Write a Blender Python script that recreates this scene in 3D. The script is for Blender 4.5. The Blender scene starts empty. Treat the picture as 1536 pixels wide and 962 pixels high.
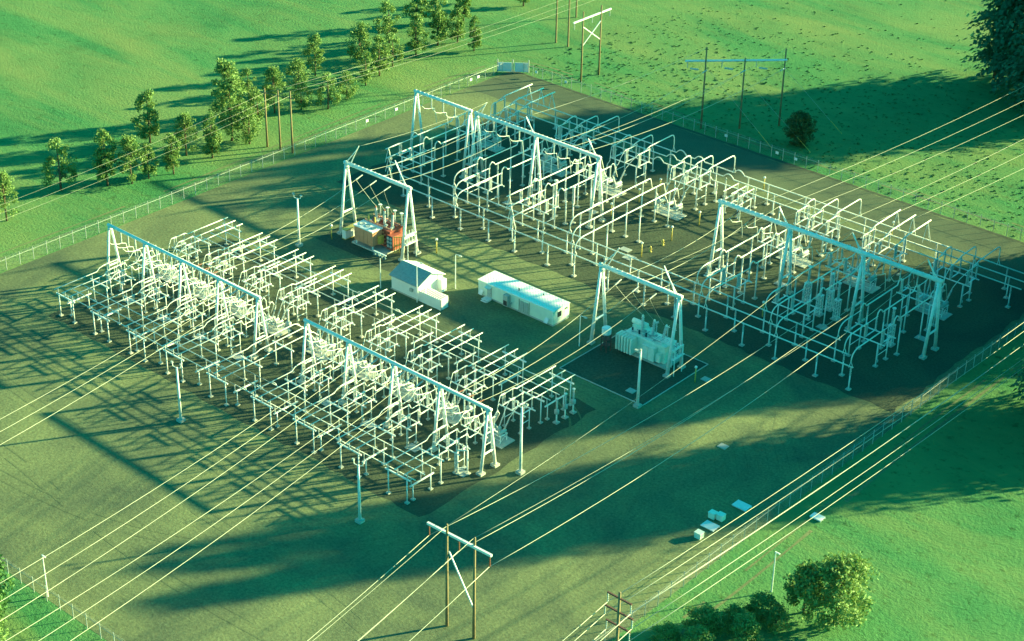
import bpy, math, random
from mathutils import Vector, Matrix
from math import sin, cos, pi, radians, sqrt
random.seed(7)
sc = bpy.context.scene
COL = sc.collection

# ------------------------------------------------------------------ helpers
class MB:
    def __init__(s): s.v = []; s.f = []
    def quad(s, *p):
        n = len(s.v); s.v += [tuple(q) for q in p]; s.f.append(tuple(range(n, n + len(p)))); return s
    def box(s, c, d, rz=0.0):
        n = len(s.v); cr, sr = cos(rz), sin(rz)
        for z in (-.5, .5):
            for x, y in ((-.5, -.5), (.5, -.5), (.5, .5), (-.5, .5)):
                X, Y = x * d[0], y * d[1]
                s.v.append((c[0] + X * cr - Y * sr, c[1] + X * sr + Y * cr, c[2] + z * d[2]))
        for q in ((3, 2, 1, 0), (4, 5, 6, 7), (0, 1, 5, 4), (1, 2, 6, 5), (2, 3, 7, 6), (3, 0, 4, 7)):
            s.f.append(tuple(n + i for i in q))
        return s
    def path(s, pts, r, n=6, r2=None):
        pts = [Vector(p) for p in pts]; m = len(pts); base = len(s.v); prev = None
        for i, p in enumerate(pts):
            t = (pts[min(i + 1, m - 1)] - pts[max(i - 1, 0)]).normalized()
            if prev is None:
                u = t.cross(Vector((0, 0, 1)))
                if u.length < 1e-3: u = Vector((1, 0, 0))
                u.normalize()
            else:
                u = prev - t * prev.dot(t)
                u = u.normalized() if u.length > 1e-4 else t.orthogonal().normalized()
            prev = u; w = t.cross(u)
            rr = r if r2 is None else r + (r2 - r) * i / (m - 1)
            for k in range(n):
                a = 2 * pi * k / n
                s.v.append(tuple(p + u * (cos(a) * rr) + w * (sin(a) * rr)))
        for i in range(m - 1):
            for k in range(n):
                a = base + i * n + k; b = base + i * n + (k + 1) % n
                s.f.append((a, b, b + n, a + n))
        s.f.append(tuple(base + k for k in range(n))[::-1]); s.f.append(tuple(base + (m - 1) * n + k for k in range(n)))
        return s
    def tube(s, a, b, r, r2=None, n=8): return s.path([a, b], r, n, r2)
    def lathe(s, base, prof, n=10, axis=(0, 0, 1)):
        ax = Vector(axis).normalized(); u = ax.orthogonal().normalized(); w = ax.cross(u); o = Vector(base); b = len(s.v)
        for r, z in prof:
            for k in range(n):
                a = 2 * pi * k / n
                s.v.append(tuple(o + ax * z + u * (cos(a) * r) + w * (sin(a) * r)))
        for i in range(len(prof) - 1):
            for k in range(n):
                p = b + i * n + k; q = b + i * n + (k + 1) % n
                s.f.append((p, q, q + n, p + n))
        s.f.append(tuple(b + k for k in range(n))[::-1]); s.f.append(tuple(b + (len(prof) - 1) * n + k for k in range(n)))
        return s
    def mesh(s, name, mat, smooth=False):
        me = bpy.data.meshes.new(name); me.from_pydata(s.v, [], s.f); me.validate(); me.materials.append(mat)
        if smooth:
            me.polygons.foreach_set('use_smooth', [True] * len(me.polygons))
        me.update(); return me

def link(name, me, parent=None, loc=(0, 0, 0), rz=0.0):
    o = bpy.data.objects.new(name, me); COL.objects.link(o); o.location = loc
    if rz: o.rotation_euler = (0, 0, rz)
    if parent is not None: o.parent = parent
    return o
def tag(o, label=None, cat=None, group=None, kind=None):
    if label: o['label'] = label
    if cat: o['category'] = cat
    if group: o['group'] = group
    if kind: o['kind'] = kind
    return o
def thing(name, label, cat, loc=(0, 0, 0), group=None, rz=0.0):
    return tag(link(name, None, None, loc, rz), label, cat, group)
def solo(name, mb, mat, label, cat, group=None, loc=(0, 0, 0), smooth=False):
    return tag(link(name, mb.mesh(name, mat, smooth), None, loc), label, cat, group)
def part(name, mb, mat, parent, loc=(0, 0, 0), smooth=False):
    return link(name, mb.mesh(name, mat, smooth), parent, loc)
CACHE = {}
def cm(key, fn, mat, smooth=False):
    if key not in CACHE: CACHE[key] = fn().mesh(key[0], mat, smooth)
    return CACHE[key]

# ------------------------------------------------------------------ materials
def nodes(m):
    m.use_nodes = True; nt = m.node_tree; return nt, nt.nodes, nt.links, nt.nodes['Principled BSDF']
def ramp(N, stops):
    r = N.new('ShaderNodeValToRGB'); e = r.color_ramp.elements
    while len(e) < len(stops): e.new(.5)
    for i, (p, c) in enumerate(stops): e[i].position = p; e[i].color = (*c, 1)
    return r
def noise(N, L, scale, detail=6, rough=.6, vec=None, dist=0.0):
    n = N.new('ShaderNodeTexNoise'); n.inputs['Scale'].default_value = scale; n.inputs['Detail'].default_value = detail
    n.inputs['Roughness'].default_value = rough; n.inputs['Distortion'].default_value = dist
    if vec is not None: L.new(vec, n.inputs['Vector'])
    return n
def mat(name, c, c2=None, rough=.5, metal=0.0, scale=3.0, bump=0.0, bscale=20.0, wear=None):
    m = bpy.data.materials.new(name); nt, N, L, B = nodes(m)
    B.inputs['Roughness'].default_value = rough; B.inputs['Metallic'].default_value = metal
    g = N.new('ShaderNodeNewGeometry')
    c2 = c2 or tuple(x * .78 for x in c)
    n = noise(N, L, scale, 6, .65, g.outputs['Position'])
    st = [(.32, c2), (.62, c)]
    if wear: st.insert(0, (.2, wear))
    r = ramp(N, st); L.new(n.outputs['Fac'], r.inputs['Fac']); L.new(r.outputs['Color'], B.inputs['Base Color'])
    rr = N.new('ShaderNodeMapRange'); rr.inputs['To Min'].default_value = max(.05, rough - .12); rr.inputs['To Max'].default_value = min(1, rough + .12)
    L.new(n.outputs['Fac'], rr.inputs['Value']); L.new(rr.outputs['Result'], B.inputs['Roughness'])
    if bump:
        b = N.new('ShaderNodeBump'); b.inputs['Strength'].default_value = bump; b.inputs['Distance'].default_value = .05
        n2 = noise(N, L, bscale, 4, .6, g.outputs['Position']); L.new(n2.outputs['Fac'], b.inputs['Height']); L.new(b.outputs['Normal'], B.inputs['Normal'])
    return m
STEEL = mat('galvanised_steel', (.82, .83, .78), (.66, .68, .64), .5, 0, 1.1)
ALU = mat('aluminium_tube', (.82, .81, .72), (.68, .68, .61), .42, 0, .35)
WIRE = mat('bare_conductor', (.52, .50, .38), (.33, .32, .25), .5, 0, .12)
PORC = mat('grey_porcelain', (.55, .58, .54), (.36, .39, .37), .25, 0, 2.5)
BROWNP = mat('brown_porcelain', (.30, .10, .06), (.20, .07, .04), .3, 0, 4)
CONC = mat('concrete', (.46, .45, .39), (.36, .35, .30), .85, 0, 2.5, .3, 12)
GRATE = mat('grounding_grate', (.40, .42, .38), (.30, .31, .28), .7, .1, 6, .6, 30)
EQUIP = mat('equipment_paint', (.42, .46, .42), (.33, .37, .34), .45, 0, 2)
MINT = mat('pale_tank_paint', (.76, .84, .70), (.62, .70, .60), .42, 0, 1.5)
DARKIN = mat('dark_fitting', (.05, .05, .05), (.03, .03, .03), .5, 0, 3)
RUSTO = mat('orange_tank_paint', (.40, .095, .055), (.24, .06, .045), .5, 0, 2)
PEACH = mat('peach_tank_paint', (.72, .31, .17), (.60, .25, .14), .5, 0, 1.6)
YELLOW = mat('yellow_paint', (.62, .46, .10), (.50, .36, .08), .5, 0, 3)
WOOD = mat('weathered_pole_wood', (.27, .19, .09), (.19, .13, .07), .85, 0, 2.5, .4, 14)
BROWNST = mat('brown_steel', (.16, .06, .045), (.11, .045, .035), .6, 0, 3)
WHITE = mat('white_paint', (.78, .79, .76), (.70, .71, .68), .5, 0, 1.2)
ROOFSHADE = mat('shaded_metal_roof', (.34, .38, .35), (.24, .28, .26), .5, .1, 2.2)  # near slope of the house roof, shade put into the grey
FENCE = mat('fence_steel', (.48, .50, .46), (.40, .42, .38), .5, .2, 3)
CASING = mat('fan_blue', (.03, .10, .12), (.02, .07, .09), .4, 0, 3)
GLASSM = mat('dark_glazing', (.05, .07, .07), (.04, .05, .05), .12, 0, 3)

def siding_mat(name, c):
    m = mat(name, c, tuple(x * .92 for x in c), .5, 0, 1.0); nt, N, L, B = m.node_tree, m.node_tree.nodes, m.node_tree.links, m.node_tree.nodes['Principled BSDF']
    g = N.new('ShaderNodeNewGeometry'); s = N.new('ShaderNodeSeparateXYZ'); L.new(g.outputs['Position'], s.inputs[0])
    a = N.new('ShaderNodeMath'); a.operation = 'ADD'; L.new(s.outputs['X'], a.inputs[0]); L.new(s.outputs['Y'], a.inputs[1])
    w = N.new('ShaderNodeMath'); w.operation = 'MULTIPLY'; w.inputs[1].default_value = 9.0; L.new(a.outputs[0], w.inputs[0])
    sn = N.new('ShaderNodeMath'); sn.operation = 'SINE'; L.new(w.outputs[0], sn.inputs[0])
    b = N.new('ShaderNodeBump'); b.inputs['Strength'].default_value = .22; b.inputs['Distance'].default_value = .04
    L.new(sn.outputs[0], b.inputs['Height']); L.new(b.outputs['Normal'], B.inputs['Normal'])
    return m
SIDING = siding_mat('ribbed_cabin_siding', (.72, .82, .68))
HOUSEW = siding_mat('white_house_siding', (.74, .78, .76))
ROOFW = siding_mat('cream_ribbed_roof', (.86, .86, .76))

def ground_mat(name, base, dark, gscale, bumpy, patch=None, tracks=True, rscale=.05):
    """gravel / dirt: fine grain, broad patches, wheel tracks"""
    m = bpy.data.materials.new(name); nt, N, L, B = nodes(m); B.inputs['Roughness'].default_value = .95
    B.inputs['Specular IOR Level'].default_value = .15
    g = N.new('ShaderNodeNewGeometry'); P = g.outputs['Position']
    big = noise(N, L, rscale, 8, .62, P, .8); fine = noise(N, L, gscale, 5, .75, P)
    rb = ramp(N, [(.34, dark), (.66, base)]); L.new(big.outputs['Fac'], rb.inputs['Fac'])
    rf = ramp(N, [(.28, (.55, .55, .55)), (.75, (1.35, 1.35, 1.35))]); L.new(fine.outputs['Fac'], rf.inputs['Fac'])
    mx = N.new('ShaderNodeMixRGB'); mx.blend_type = 'MULTIPLY'; mx.inputs['Fac'].default_value = 1
    L.new(rb.outputs['Color'], mx.inputs['Color1']); L.new(rf.outputs['Color'], mx.inputs['Color2'])
    out = mx.outputs['Color']
    if tracks:
        # faint arcs left by wheels: bands of a distorted ring pattern seen only in patches
        mp = N.new('ShaderNodeMapping'); mp.inputs['Location'].default_value = (14, 60, 0); L.new(P, mp.inputs['Vector'])
        wv = N.new('ShaderNodeTexWave'); wv.wave_type = 'RINGS'; wv.rings_direction = 'Z'; wv.inputs['Scale'].default_value = .19
        wv.inputs['Distortion'].default_value = 5; wv.inputs['Detail'].default_value = 3; wv.inputs['Detail Scale'].default_value = .12
        L.new(mp.outputs['Vector'], wv.inputs['Vector'])
        rw = ramp(N, [(.0, (.86, .86, .86)), (.06, (1, 1, 1))]); L.new(wv.outputs['Fac'], rw.inputs['Fac'])
        msk = noise(N, L, .035, 3, .5, P); rm = ramp(N, [(.58, (0, 0, 0)), (.68, (1, 1, 1))]); L.new(msk.outputs['Fac'], rm.inputs['Fac'])
        m2 = N.new('ShaderNodeMixRGB'); m2.blend_type = 'MULTIPLY'; L.new(rm.outputs['Color'], m2.inputs['Fac']); L.new(out, m2.inputs['Color1']); L.new(rw.outputs['Color'], m2.inputs['Color2'])
        out = m2.outputs['Color']
    L.new(out, B.inputs['Base Color'])
    b = N.new('ShaderNodeBump'); b.inputs['Strength'].default_value = bumpy; b.inputs['Distance'].default_value = .12
    n2 = noise(N, L, gscale * .6, 6, .75, P); L.new(n2.outputs['Fac'], b.inputs['Height']); L.new(b.outputs['Normal'], B.inputs['Normal'])
    return m
YARD = ground_mat('compacted_yard_dirt', (.205, .232, .105), (.095, .120, .072), 2.2, .7)
GRAVEL = ground_mat('crushed_rock_bed', (.084, .102, .060), (.052, .068, .047), 2.6, 1.0)
LANE = ground_mat('perimeter_lane', (.120, .146, .085), (.080, .100, .066), 3.5, .3)
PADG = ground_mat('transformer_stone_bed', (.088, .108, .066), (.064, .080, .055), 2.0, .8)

def grass_mat(name, c1, c2, c3, sc1=.03):
    m = bpy.data.materials.new(name); nt, N, L, B = nodes(m); B.inputs['Roughness'].default_value = .95; B.inputs['Specular IOR Level'].default_value = .1
    g = N.new('ShaderNodeNewGeometry'); P = g.outputs['Position']
    a = noise(N, L, sc1, 8, .65, P, 1.2); r = ramp(N, [(.3, c1), (.5, c2), (.72, c3)]); L.new(a.outputs['Fac'], r.inputs['Fac'])
    sp = noise(N, L, .55, 5, .7, P); rs = ramp(N, [(.33, (.35, .42, .35)), (.45, (1, 1, 1))]); L.new(sp.outputs['Fac'], rs.inputs['Fac'])
    mx = N.new('ShaderNodeMixRGB'); mx.blend_type = 'MULTIPLY'; mx.inputs['Fac'].default_value = .8
    L.new(r.outputs['Color'], mx.inputs['Color1']); L.new(rs.outputs['Color'], mx.inputs['Color2']); mp = N.new('ShaderNodeMapping'); mp.inputs['Rotation'].default_value = (0, 0, .12); mp.inputs['Scale'].default_value = (.012, .05, 1); L.new(P, mp.inputs['Vector'])
    dn = noise(N, L, 1.0, 7, .65, mp.outputs['Vector'], .6); rd = ramp(N, [(.40, (0, 0, 0)), (.68, (.85, .85, .85))]); L.new(dn.outputs['Fac'], rd.inputs['Fac'])
    m3 = N.new('ShaderNodeMixRGB'); m3.inputs['Color2'].default_value = (.20, .25, .085, 1); L.new(rd.outputs['Color'], m3.inputs['Fac']); L.new(mx.outputs['Color'], m3.inputs['Color1'])
    L.new(m3.outputs['Color'], B.inputs['Base Color'])
    b = N.new('ShaderNodeBump'); b.inputs['Strength'].default_value = .9; b.inputs['Distance'].default_value = .25
    n2 = noise(N, L, 1.6, 6, .7, P); L.new(n2.outputs['Fac'], b.inputs['Height']); L.new(b.outputs['Normal'], B.inputs['Normal'])
    return m
GRASS = grass_mat('meadow_grass', (.040, .150, .055), (.060, .205, .072), (.105, .245, .085))

def leaf_mat(name, c1, c2):
    m = bpy.data.materials.new(name); nt, N, L, B = nodes(m); B.inputs['Roughness'].default_value = .7
    g = N.new('ShaderNodeNewGeometry'); n = noise(N, L, .7, 3, .6, g.outputs['Position'])
    r = ramp(N, [(.35, c1), (.65, c2)]); L.new(n.outputs['Fac'], r.inputs['Fac']); L.new(r.outputs['Color'], B.inputs['Base Color'])
    t = N.new('ShaderNodeBsdfTranslucent'); L.new(r.outputs['Color'], t.inputs['Color'])
    mx = N.new('ShaderNodeMixShader'); mx.inputs['Fac'].default_value = .25
    out = [x for x in N if x.type == 'OUTPUT_MATERIAL'][0]
    L.new(B.outputs[0], mx.inputs[1]); L.new(t.outputs[0], mx.inputs[2]); L.new(mx.outputs[0], out.inputs['Surface'])
    return m
LEAFY = leaf_mat('yellow_green_leaves', (.14, .25, .06), (.20, .30, .075))
LEAFC = leaf_mat('conifer_needles', (.02, .125, .06), (.035, .165, .08))
LEAFB = leaf_mat('brownish_bush_leaves', (.06, .10, .025), (.09, .13, .035))
LEAFG = leaf_mat('bright_green_leaves', (.06, .17, .035), (.09, .21, .045))
BARK = mat('bark', (.12, .085, .05), (.08, .06, .04), .9, 0, 3, .5, 10)

# ------------------------------------------------------------------ setting
def sheet(name, pts, z, m, kind='structure'):
    o = link(name, MB().quad(*[(x, y, z) for x, y in pts]).mesh(name, m)); o['kind'] = kind; return o
def rect(x0, x1, y0, y1): return [(x0, y0), (x1, y0), (x1, y1), (x0, y1)]
def ragged(x0, x1, y0, y1, step=2.2, j=.4):
    p = []
    def run(a, b, ax, fix):
        n = max(2, int(abs(b - a) / step))
        for i in range(n):
            t = a + (b - a) * i / n + random.uniform(-.5, .5) * (i > 0); w = fix + random.uniform(-j, j)
            p.append((t, w) if ax == 0 else (w, t))
    run(x0, x1, 0, y0); run(y0, y1, 1, x1); run(x1, x0, 0, y1); run(y1, y0, 1, x0); return p
sheet('meadow', rect(-1500, 1500, -1500, 1800), -.012, GRASS)
sheet('yard_ground', rect(-100, 52, -107.5, 91.6), .0, YARD)
sheet('perimeter_lane', ragged(-99.4, 51.6, 75.5, 90.4), .004, LANE)
sheet('ditch_fence_shade_ground', ragged(-99, 51.8, 90.6, 91.5, 2, .12), .006, PADG)  # ditch line, with the fence's shadow coloured in as a dark strip
sheet('crushed_rock_ground', ragged(-84, 49.5, 17.8, 73.2), .008, GRAVEL)
sheet('near_crushed_rock_ground', ragged(-80, 12.6, -57.6, -15), .008, GRAVEL)
sheet('stone_ground', ragged(-68, -47, -3.5, 9.5), .006, PADG)
sheet('near_stone_ground', rect(-.5, 17.5, -9, 9.5), .006, PADG)
# low kerb round the stone bed of the white transformer
kb = MB()
for c, d in (((8.5, -9.05, .06), (18.2, .16, .14)), ((8.5, 9.55, .06), (18.2, .16, .14)), ((-.55, .25, .06), (.16, 18.4, .14)), ((17.55, .25, .06), (.16, 18.4, .14))): kb.box(c, d)
ko = link('stone_bed_kerb', kb.mesh('stone_bed_kerb', CONC)); ko['kind'] = 'structure'

TRK = ground_mat('wheel_rut_dirt', (.172, .198, .094), (.108, .132, .074), 2.4, .6, tracks=False)
TRG = ground_mat('worn_track_dirt', (.20, .22, .10), (.13, .16, .075), 2.0, .6, tracks=False)
def rut(mb, pts, gauge, w, z):
    P = [Vector((x, y, 0)) for x, y in pts]; Q = []
    for i in range(len(P) - 1):
        p0, p1, p2, p3 = P[max(0, i - 1)], P[i], P[i + 1], P[min(len(P) - 1, i + 2)]
        for k in range(10):
            t = k / 10; Q.append(.5 * ((2 * p1) + (p2 - p0) * t + (2 * p0 - 5 * p1 + 4 * p2 - p3) * t * t + (3 * p1 - p0 - 3 * p2 + p3) * t ** 3))
    for s in (-1, 1):
        prev = None
        for i in range(len(Q) - 1):
            d = (Q[i + 1] - Q[i]).normalized(); n = Vector((-d.y, d.x, 0)); ww = w * random.uniform(.55, 1.25)
            if random.random() < .12: prev = None; continue
            a = Q[i] + n * (s * gauge / 2 - ww / 2); b = Q[i] + n * (s * gauge / 2 + ww / 2)
            if prev: mb.quad((prev[0].x, prev[0].y, z), (prev[1].x, prev[1].y, z), (b.x, b.y, z), (a.x, a.y, z))
            prev = (a, b)
RT = [[(-90, -8), (-60, -10), (-30, -11), (0, -11.5), (18, -14), (34, -30), (40, -60), (38, -95)], [(-95, 14), (-60, 13), (-20, 13.2), (10, 12.5), (30, 8), (40, -10), (44, -50)], [(-90, -66), (-40, -68), (0, -70), (16, -62), (20, -40), (18, -14), (4, -11.5)],
      [(-22, 13), (-8, 8), (-6, -2), (-4, -12), (12, -20), (20, -34)], [(-92, -20), (-88, -60), (-80, -74), (-40, -78), (10, -80), (36, -84)], [(22, -8), (30, 4), (40, 10), (49, 8)], [(-46, 14), (-43, 6), (-44, -4), (-52, -10.5), (-80, -10)], [(20, -48), (10, -70), (-14, -88), (-50, -94), (-90, -92)], [(-92, -70), (-70, -86), (-40, -90), (0, -93), (40, -90)]]
rm_ = MB()
for k_, r_ in enumerate(RT): rut(rm_, r_, 1.9, .34, .0092 + .0010 * k_)
ro = link('tyre_track_ground', rm_.mesh('tyre_track_ground', TRK)); ro['kind'] = 'structure'
rm_ = MB(); rut(rm_, [(-105, -120), (-106.2, -60), (-105.4, -10), (-106.5, 40), (-105.8, 84), (-100, 97), (-70, 97.5), (-30, 96), (20, 97), (60, 97)], 1.9, .5, -.004)
rut(rm_, [(57, 60), (56.5, 10), (57.5, -40), (56.5, -90), (58, -140)], 1.9, .5, -.002)
ro = link('worn_track_path', rm_.mesh('worn_track_path', TRG)); ro['kind'] = 'structure'

# ------------------------------------------------------------------ shared part meshes
def ins_mb(h, r, axis=(0, 0, 1), base=(0, 0, 0), n=8):
    k = max(3, int(h / .28)); pr = [(r * .55, 0)]
    for i in range(k):
        z = h * (i + .15) / k; pr += [(r * .55, z), (r, z + h * .2 / k), (r * .6, z + h * .55 / k)]
    pr += [(r * .6, h * .97), (r * .45, h)]
    return MB().lathe(base, pr, n, axis)
def m_ins(h, r=.17, m=None):
    m = m or PORC
    return cm(('insulator', h, r, m.name), lambda: ins_mb(h, r), m, True)
def m_tube(h, r, m=STEEL, name='post'): return cm((name, h, r, m.name), lambda: MB().tube((0, 0, 0), (0, 0, h), r, n=8), m, True)
def m_foot(w=.8, h=.22): return cm(('footing', w, h), lambda: MB().box((0, 0, h / 2), (w, w, h)), CONC)
def leg(t, x, y, h, r=.11, foot=.8, name='leg'):
    o = link(name, m_tube(h, r, STEEL, name), t, (x, y, 0)); link('footing', m_foot(foot), o); return o
def std_ins(t, x, y, z, h, r=.17, m=None): return link('insulator', m_ins(h, r, m), t, (x, y, z))
def path_part(name, pts, r, t, m=ALU, n=6): return part(name, MB().path(pts, r, n), m, t, smooth=True)

ORD = ['first', 'second', 'third', 'fourth', 'fifth', 'sixth', 'seventh', 'eighth', 'ninth', 'tenth']

# ------------------------------------------------------------------ long low busbars of the far yard
def arc_bus(x0, x1, y, z, bumps):
    pts = [(x0, y, z)]
    for b in sorted(bumps): pts += [(b - 1.3, y, z), (b - 1.0, y, z + .35), (b - .5, y, z + .75), (b, y, z + .88), (b + .5, y, z + .75), (b + 1.0, y, z + .35), (b + 1.3, y, z)]
    return pts + [(x1, y, z)]
def low_bus(label, x0, x1, y, z, xs, bumps, group):
    t = thing('busbar', label, 'busbar', (0, 0, 0), group)
    path_part('tube', arc_bus(x0, x1, y, z, bumps), .12, t)
    for x in xs:
        p = link('post', m_tube(z - 1.7, .13, STEEL, 'post'), t, (x, y, 0)); link('footing', m_foot(), p)
        link('insulator', m_ins(1.6, .21), p, (0, 0, z - 1.68))
FR = [(19.1, -63.3, 40.5, [-57.7, -50, -42.5, -35.7, -27.3, -20.7, -12.5, -4, 3, 10, 18, 25, 33.4, 40.1], 'nearest the trailer'),
      (22.4, -70.0, 37.3, [-69, -61.7, -54.5, -46.8, -39.2, -31.4, -24, -16, -8, -1, 6, 14, 21.5, 29.2, 36.7], 'in the middle of the three'),
      (25.7, -76.0, 33.8, [-73, -65, -58, -51, -42.4, -35.4, -28, -20.6, -12.4, -5, 2.5, 10, 18, 24.8, 33], 'nearest the far gantries')]
for y, x0, x1, xs, w in FR: low_bus(f'low busbar along the far yard front, {w}', x0, x1, y, 4.5, xs, [], 'front busbars of the far yard')
RR = [(64.7, -78, 48, [-77, -70, -62, -54, -47, -39.2, -33, -26, -20.5, -14, -5, 2, 9, 16, 23, 31, 38, 46], [-35.5, -23], 'nearest the breakers'),
      (67.8, -79, 49, [-74, -66, -58, -50, -43, -39.2, -31, -23, -20.4, -13, -8.5, 0, 7, 14, 22, 29, 36, 44], [-34.4, -19.8], 'in the middle of the three'),
      (70.9, -80, 50, [-76, -69, -60, -52, -44, -37, -29, -25, -17, -12, -3, 5, 11, 20, 27, 35, 42, 49], [-34.2, -29.4, -19.3], 'nearest the dark perimeter lane')]
for y, x0, x1, xs, bm, w in RR: low_bus(f'low busbar along the far yard back, {w}', x0, x1, y, 4.5, xs, bm, 'back busbars of the far yard')

# ------------------------------------------------------------------ switch stands
def switch_stand(label, c, y0, y1, zp, zt, dx, group, leg_r=.12, ir=.17, hw=None, name='disconnect_switch'):
    t = thing(name, label, 'switch stand', (0, 0, 0), group); hw = hw or dx + .75
    for x in (c - dx * .82, c + dx * .82):
        for y in (y0 + .15, y1 - .15): leg(t, x, y, zp - .1, leg_r, .75 if dx > 3 else .55)
    b = MB()
    for y in (y0, y1): b.box((c, y, zp), (2 * hw, .15, .18))
    for k in (-1, 0, 1): b.box((c + k * dx, (y0 + y1) / 2, zp + .16), (.22, y1 - y0 + .5, .1))
    b.box((c - dx * .82, (y0 + y1) / 2, zp * .45), (.09, y1 - y0 - .3, .09)).box((c + dx * .82, (y0 + y1) / 2, zp * .45), (.09, y1 - y0 - .3, .09))
    part('platform', b, STEEL, t)
    h = round(zt - zp - .3, 2)
    for k in (-1, 0, 1):
        x = c + k * dx
        for y in (y0 + .05, y0 + .55, y1 - .05): std_ins(t, x, y, zp + .22, h, ir)
        bl = MB().tube((x, y0 - .3, zt), (x, y1 + .2, zt), .075, n=6).box((x, y0 + .3, zt + .02), (.22, .7, .16)).box((x, y1, zt + .02), (.2, .4, .16))
        part('blade', bl, ALU, t)
    # operating pipe and hand crank box on one leg
    op = MB().tube((c + dx * .82 + .2, y0 + .2, .9), (c + dx * .82 + .2, y0 + .2, zp), .05, n=5).box((c + dx * .82 + .22, y0 + .15, 1.2), (.3, .25, .45))
    part('crank', op, EQUIP, t)
    return t

def v_foot(x, y, zt, zb, s): return MB().path([(x, y, zt), (x, y - s, zb)], .06, 5).path([(x, y, zt), (x, y + s, zb)], .06, 5).path([(x, y, zt), (x + s * .8, y, zb)], .06, 5)
def breaker_mesh(key, L, rt, zt, bh, n=10):
    tank = lambda: MB().lathe((0, -L / 2, 0), [(rt * .5, 0), (rt, .12), (rt, L - .12), (rt * .5, L)], 12, (0, 1, 0))
    return cm(('tank', key), tank, EQUIP, True)
def breaker(label, c, y, dx, group, s=1.0):
    t = thing('circuit_breaker', label, 'circuit breaker', (c, y, 0), group)
    zt = 1.75 * s + .35
    fr = MB()
    for x in (-dx - .4, dx + .4):
        for yy in (-.9 * s, .9 * s): fr.tube((x, yy, .2), (x, yy, zt - .3), .08, n=6)
    for yy in (-.9 * s, .9 * s): fr.box((0, yy, zt - .36), (2 * dx + 1.1, .16, .16)).box((0, yy, .7), (2 * dx + .8, .08, .08))
    for x in (-dx - .4, dx + .4): fr.box((x, 0, zt - .36), (.14, 1.8 * s, .14)); fr.path([(x, -.9 * s, .3), (x, .9 * s, zt - .4)], .04, 5)
    part('frame', fr, STEEL, t)
    tm = breaker_mesh(s, 2.3 * s, .36 * s, zt, 0)
    for k in (-1, 0, 1):
        tk = link('tank', tm, t, (k * dx, 0, zt))
        for q in (-1, 1):
            ax = (0.12 * k, q * .55, 1)
            def bm(ax=ax): 
                m = ins_mb(2.0 * s, .20 * s, ax, n=8); a = Vector(ax).normalized(); m.lathe(a * 2.0 * s, [(.13 * s, 0), (.13 * s, .22 * s)], 8, ax); m.lathe(a * -.3, [(.23 * s, 0), (.23 * s, .32)], 8, ax); return m
            link('bushing', cm(('bushing', s, k, q), bm, PORC, True), tk, (0, q * .72 * s, .32 * s))
    part('cabinet', MB().box((-dx - .95, 0, 1.25 * s), (.75, 1.1 * s, 1.6 * s)), EQUIP, t)
    return t, (lambda k, q: (c + k * dx + .12 * k * 1.75 * s, y + q * (.72 * s + 1.0 * s), zt + .32 * s + 2.0 * s))
def pad(label, x, y, w, d, group, m=CONC, h=.15, name='concrete_pad'):
    return solo(name, MB().box((0, 0, h / 2 + .01), (w, d, h)), m, label, 'pad' if m is CONC else 'mat', group, (x, y, 0))

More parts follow.
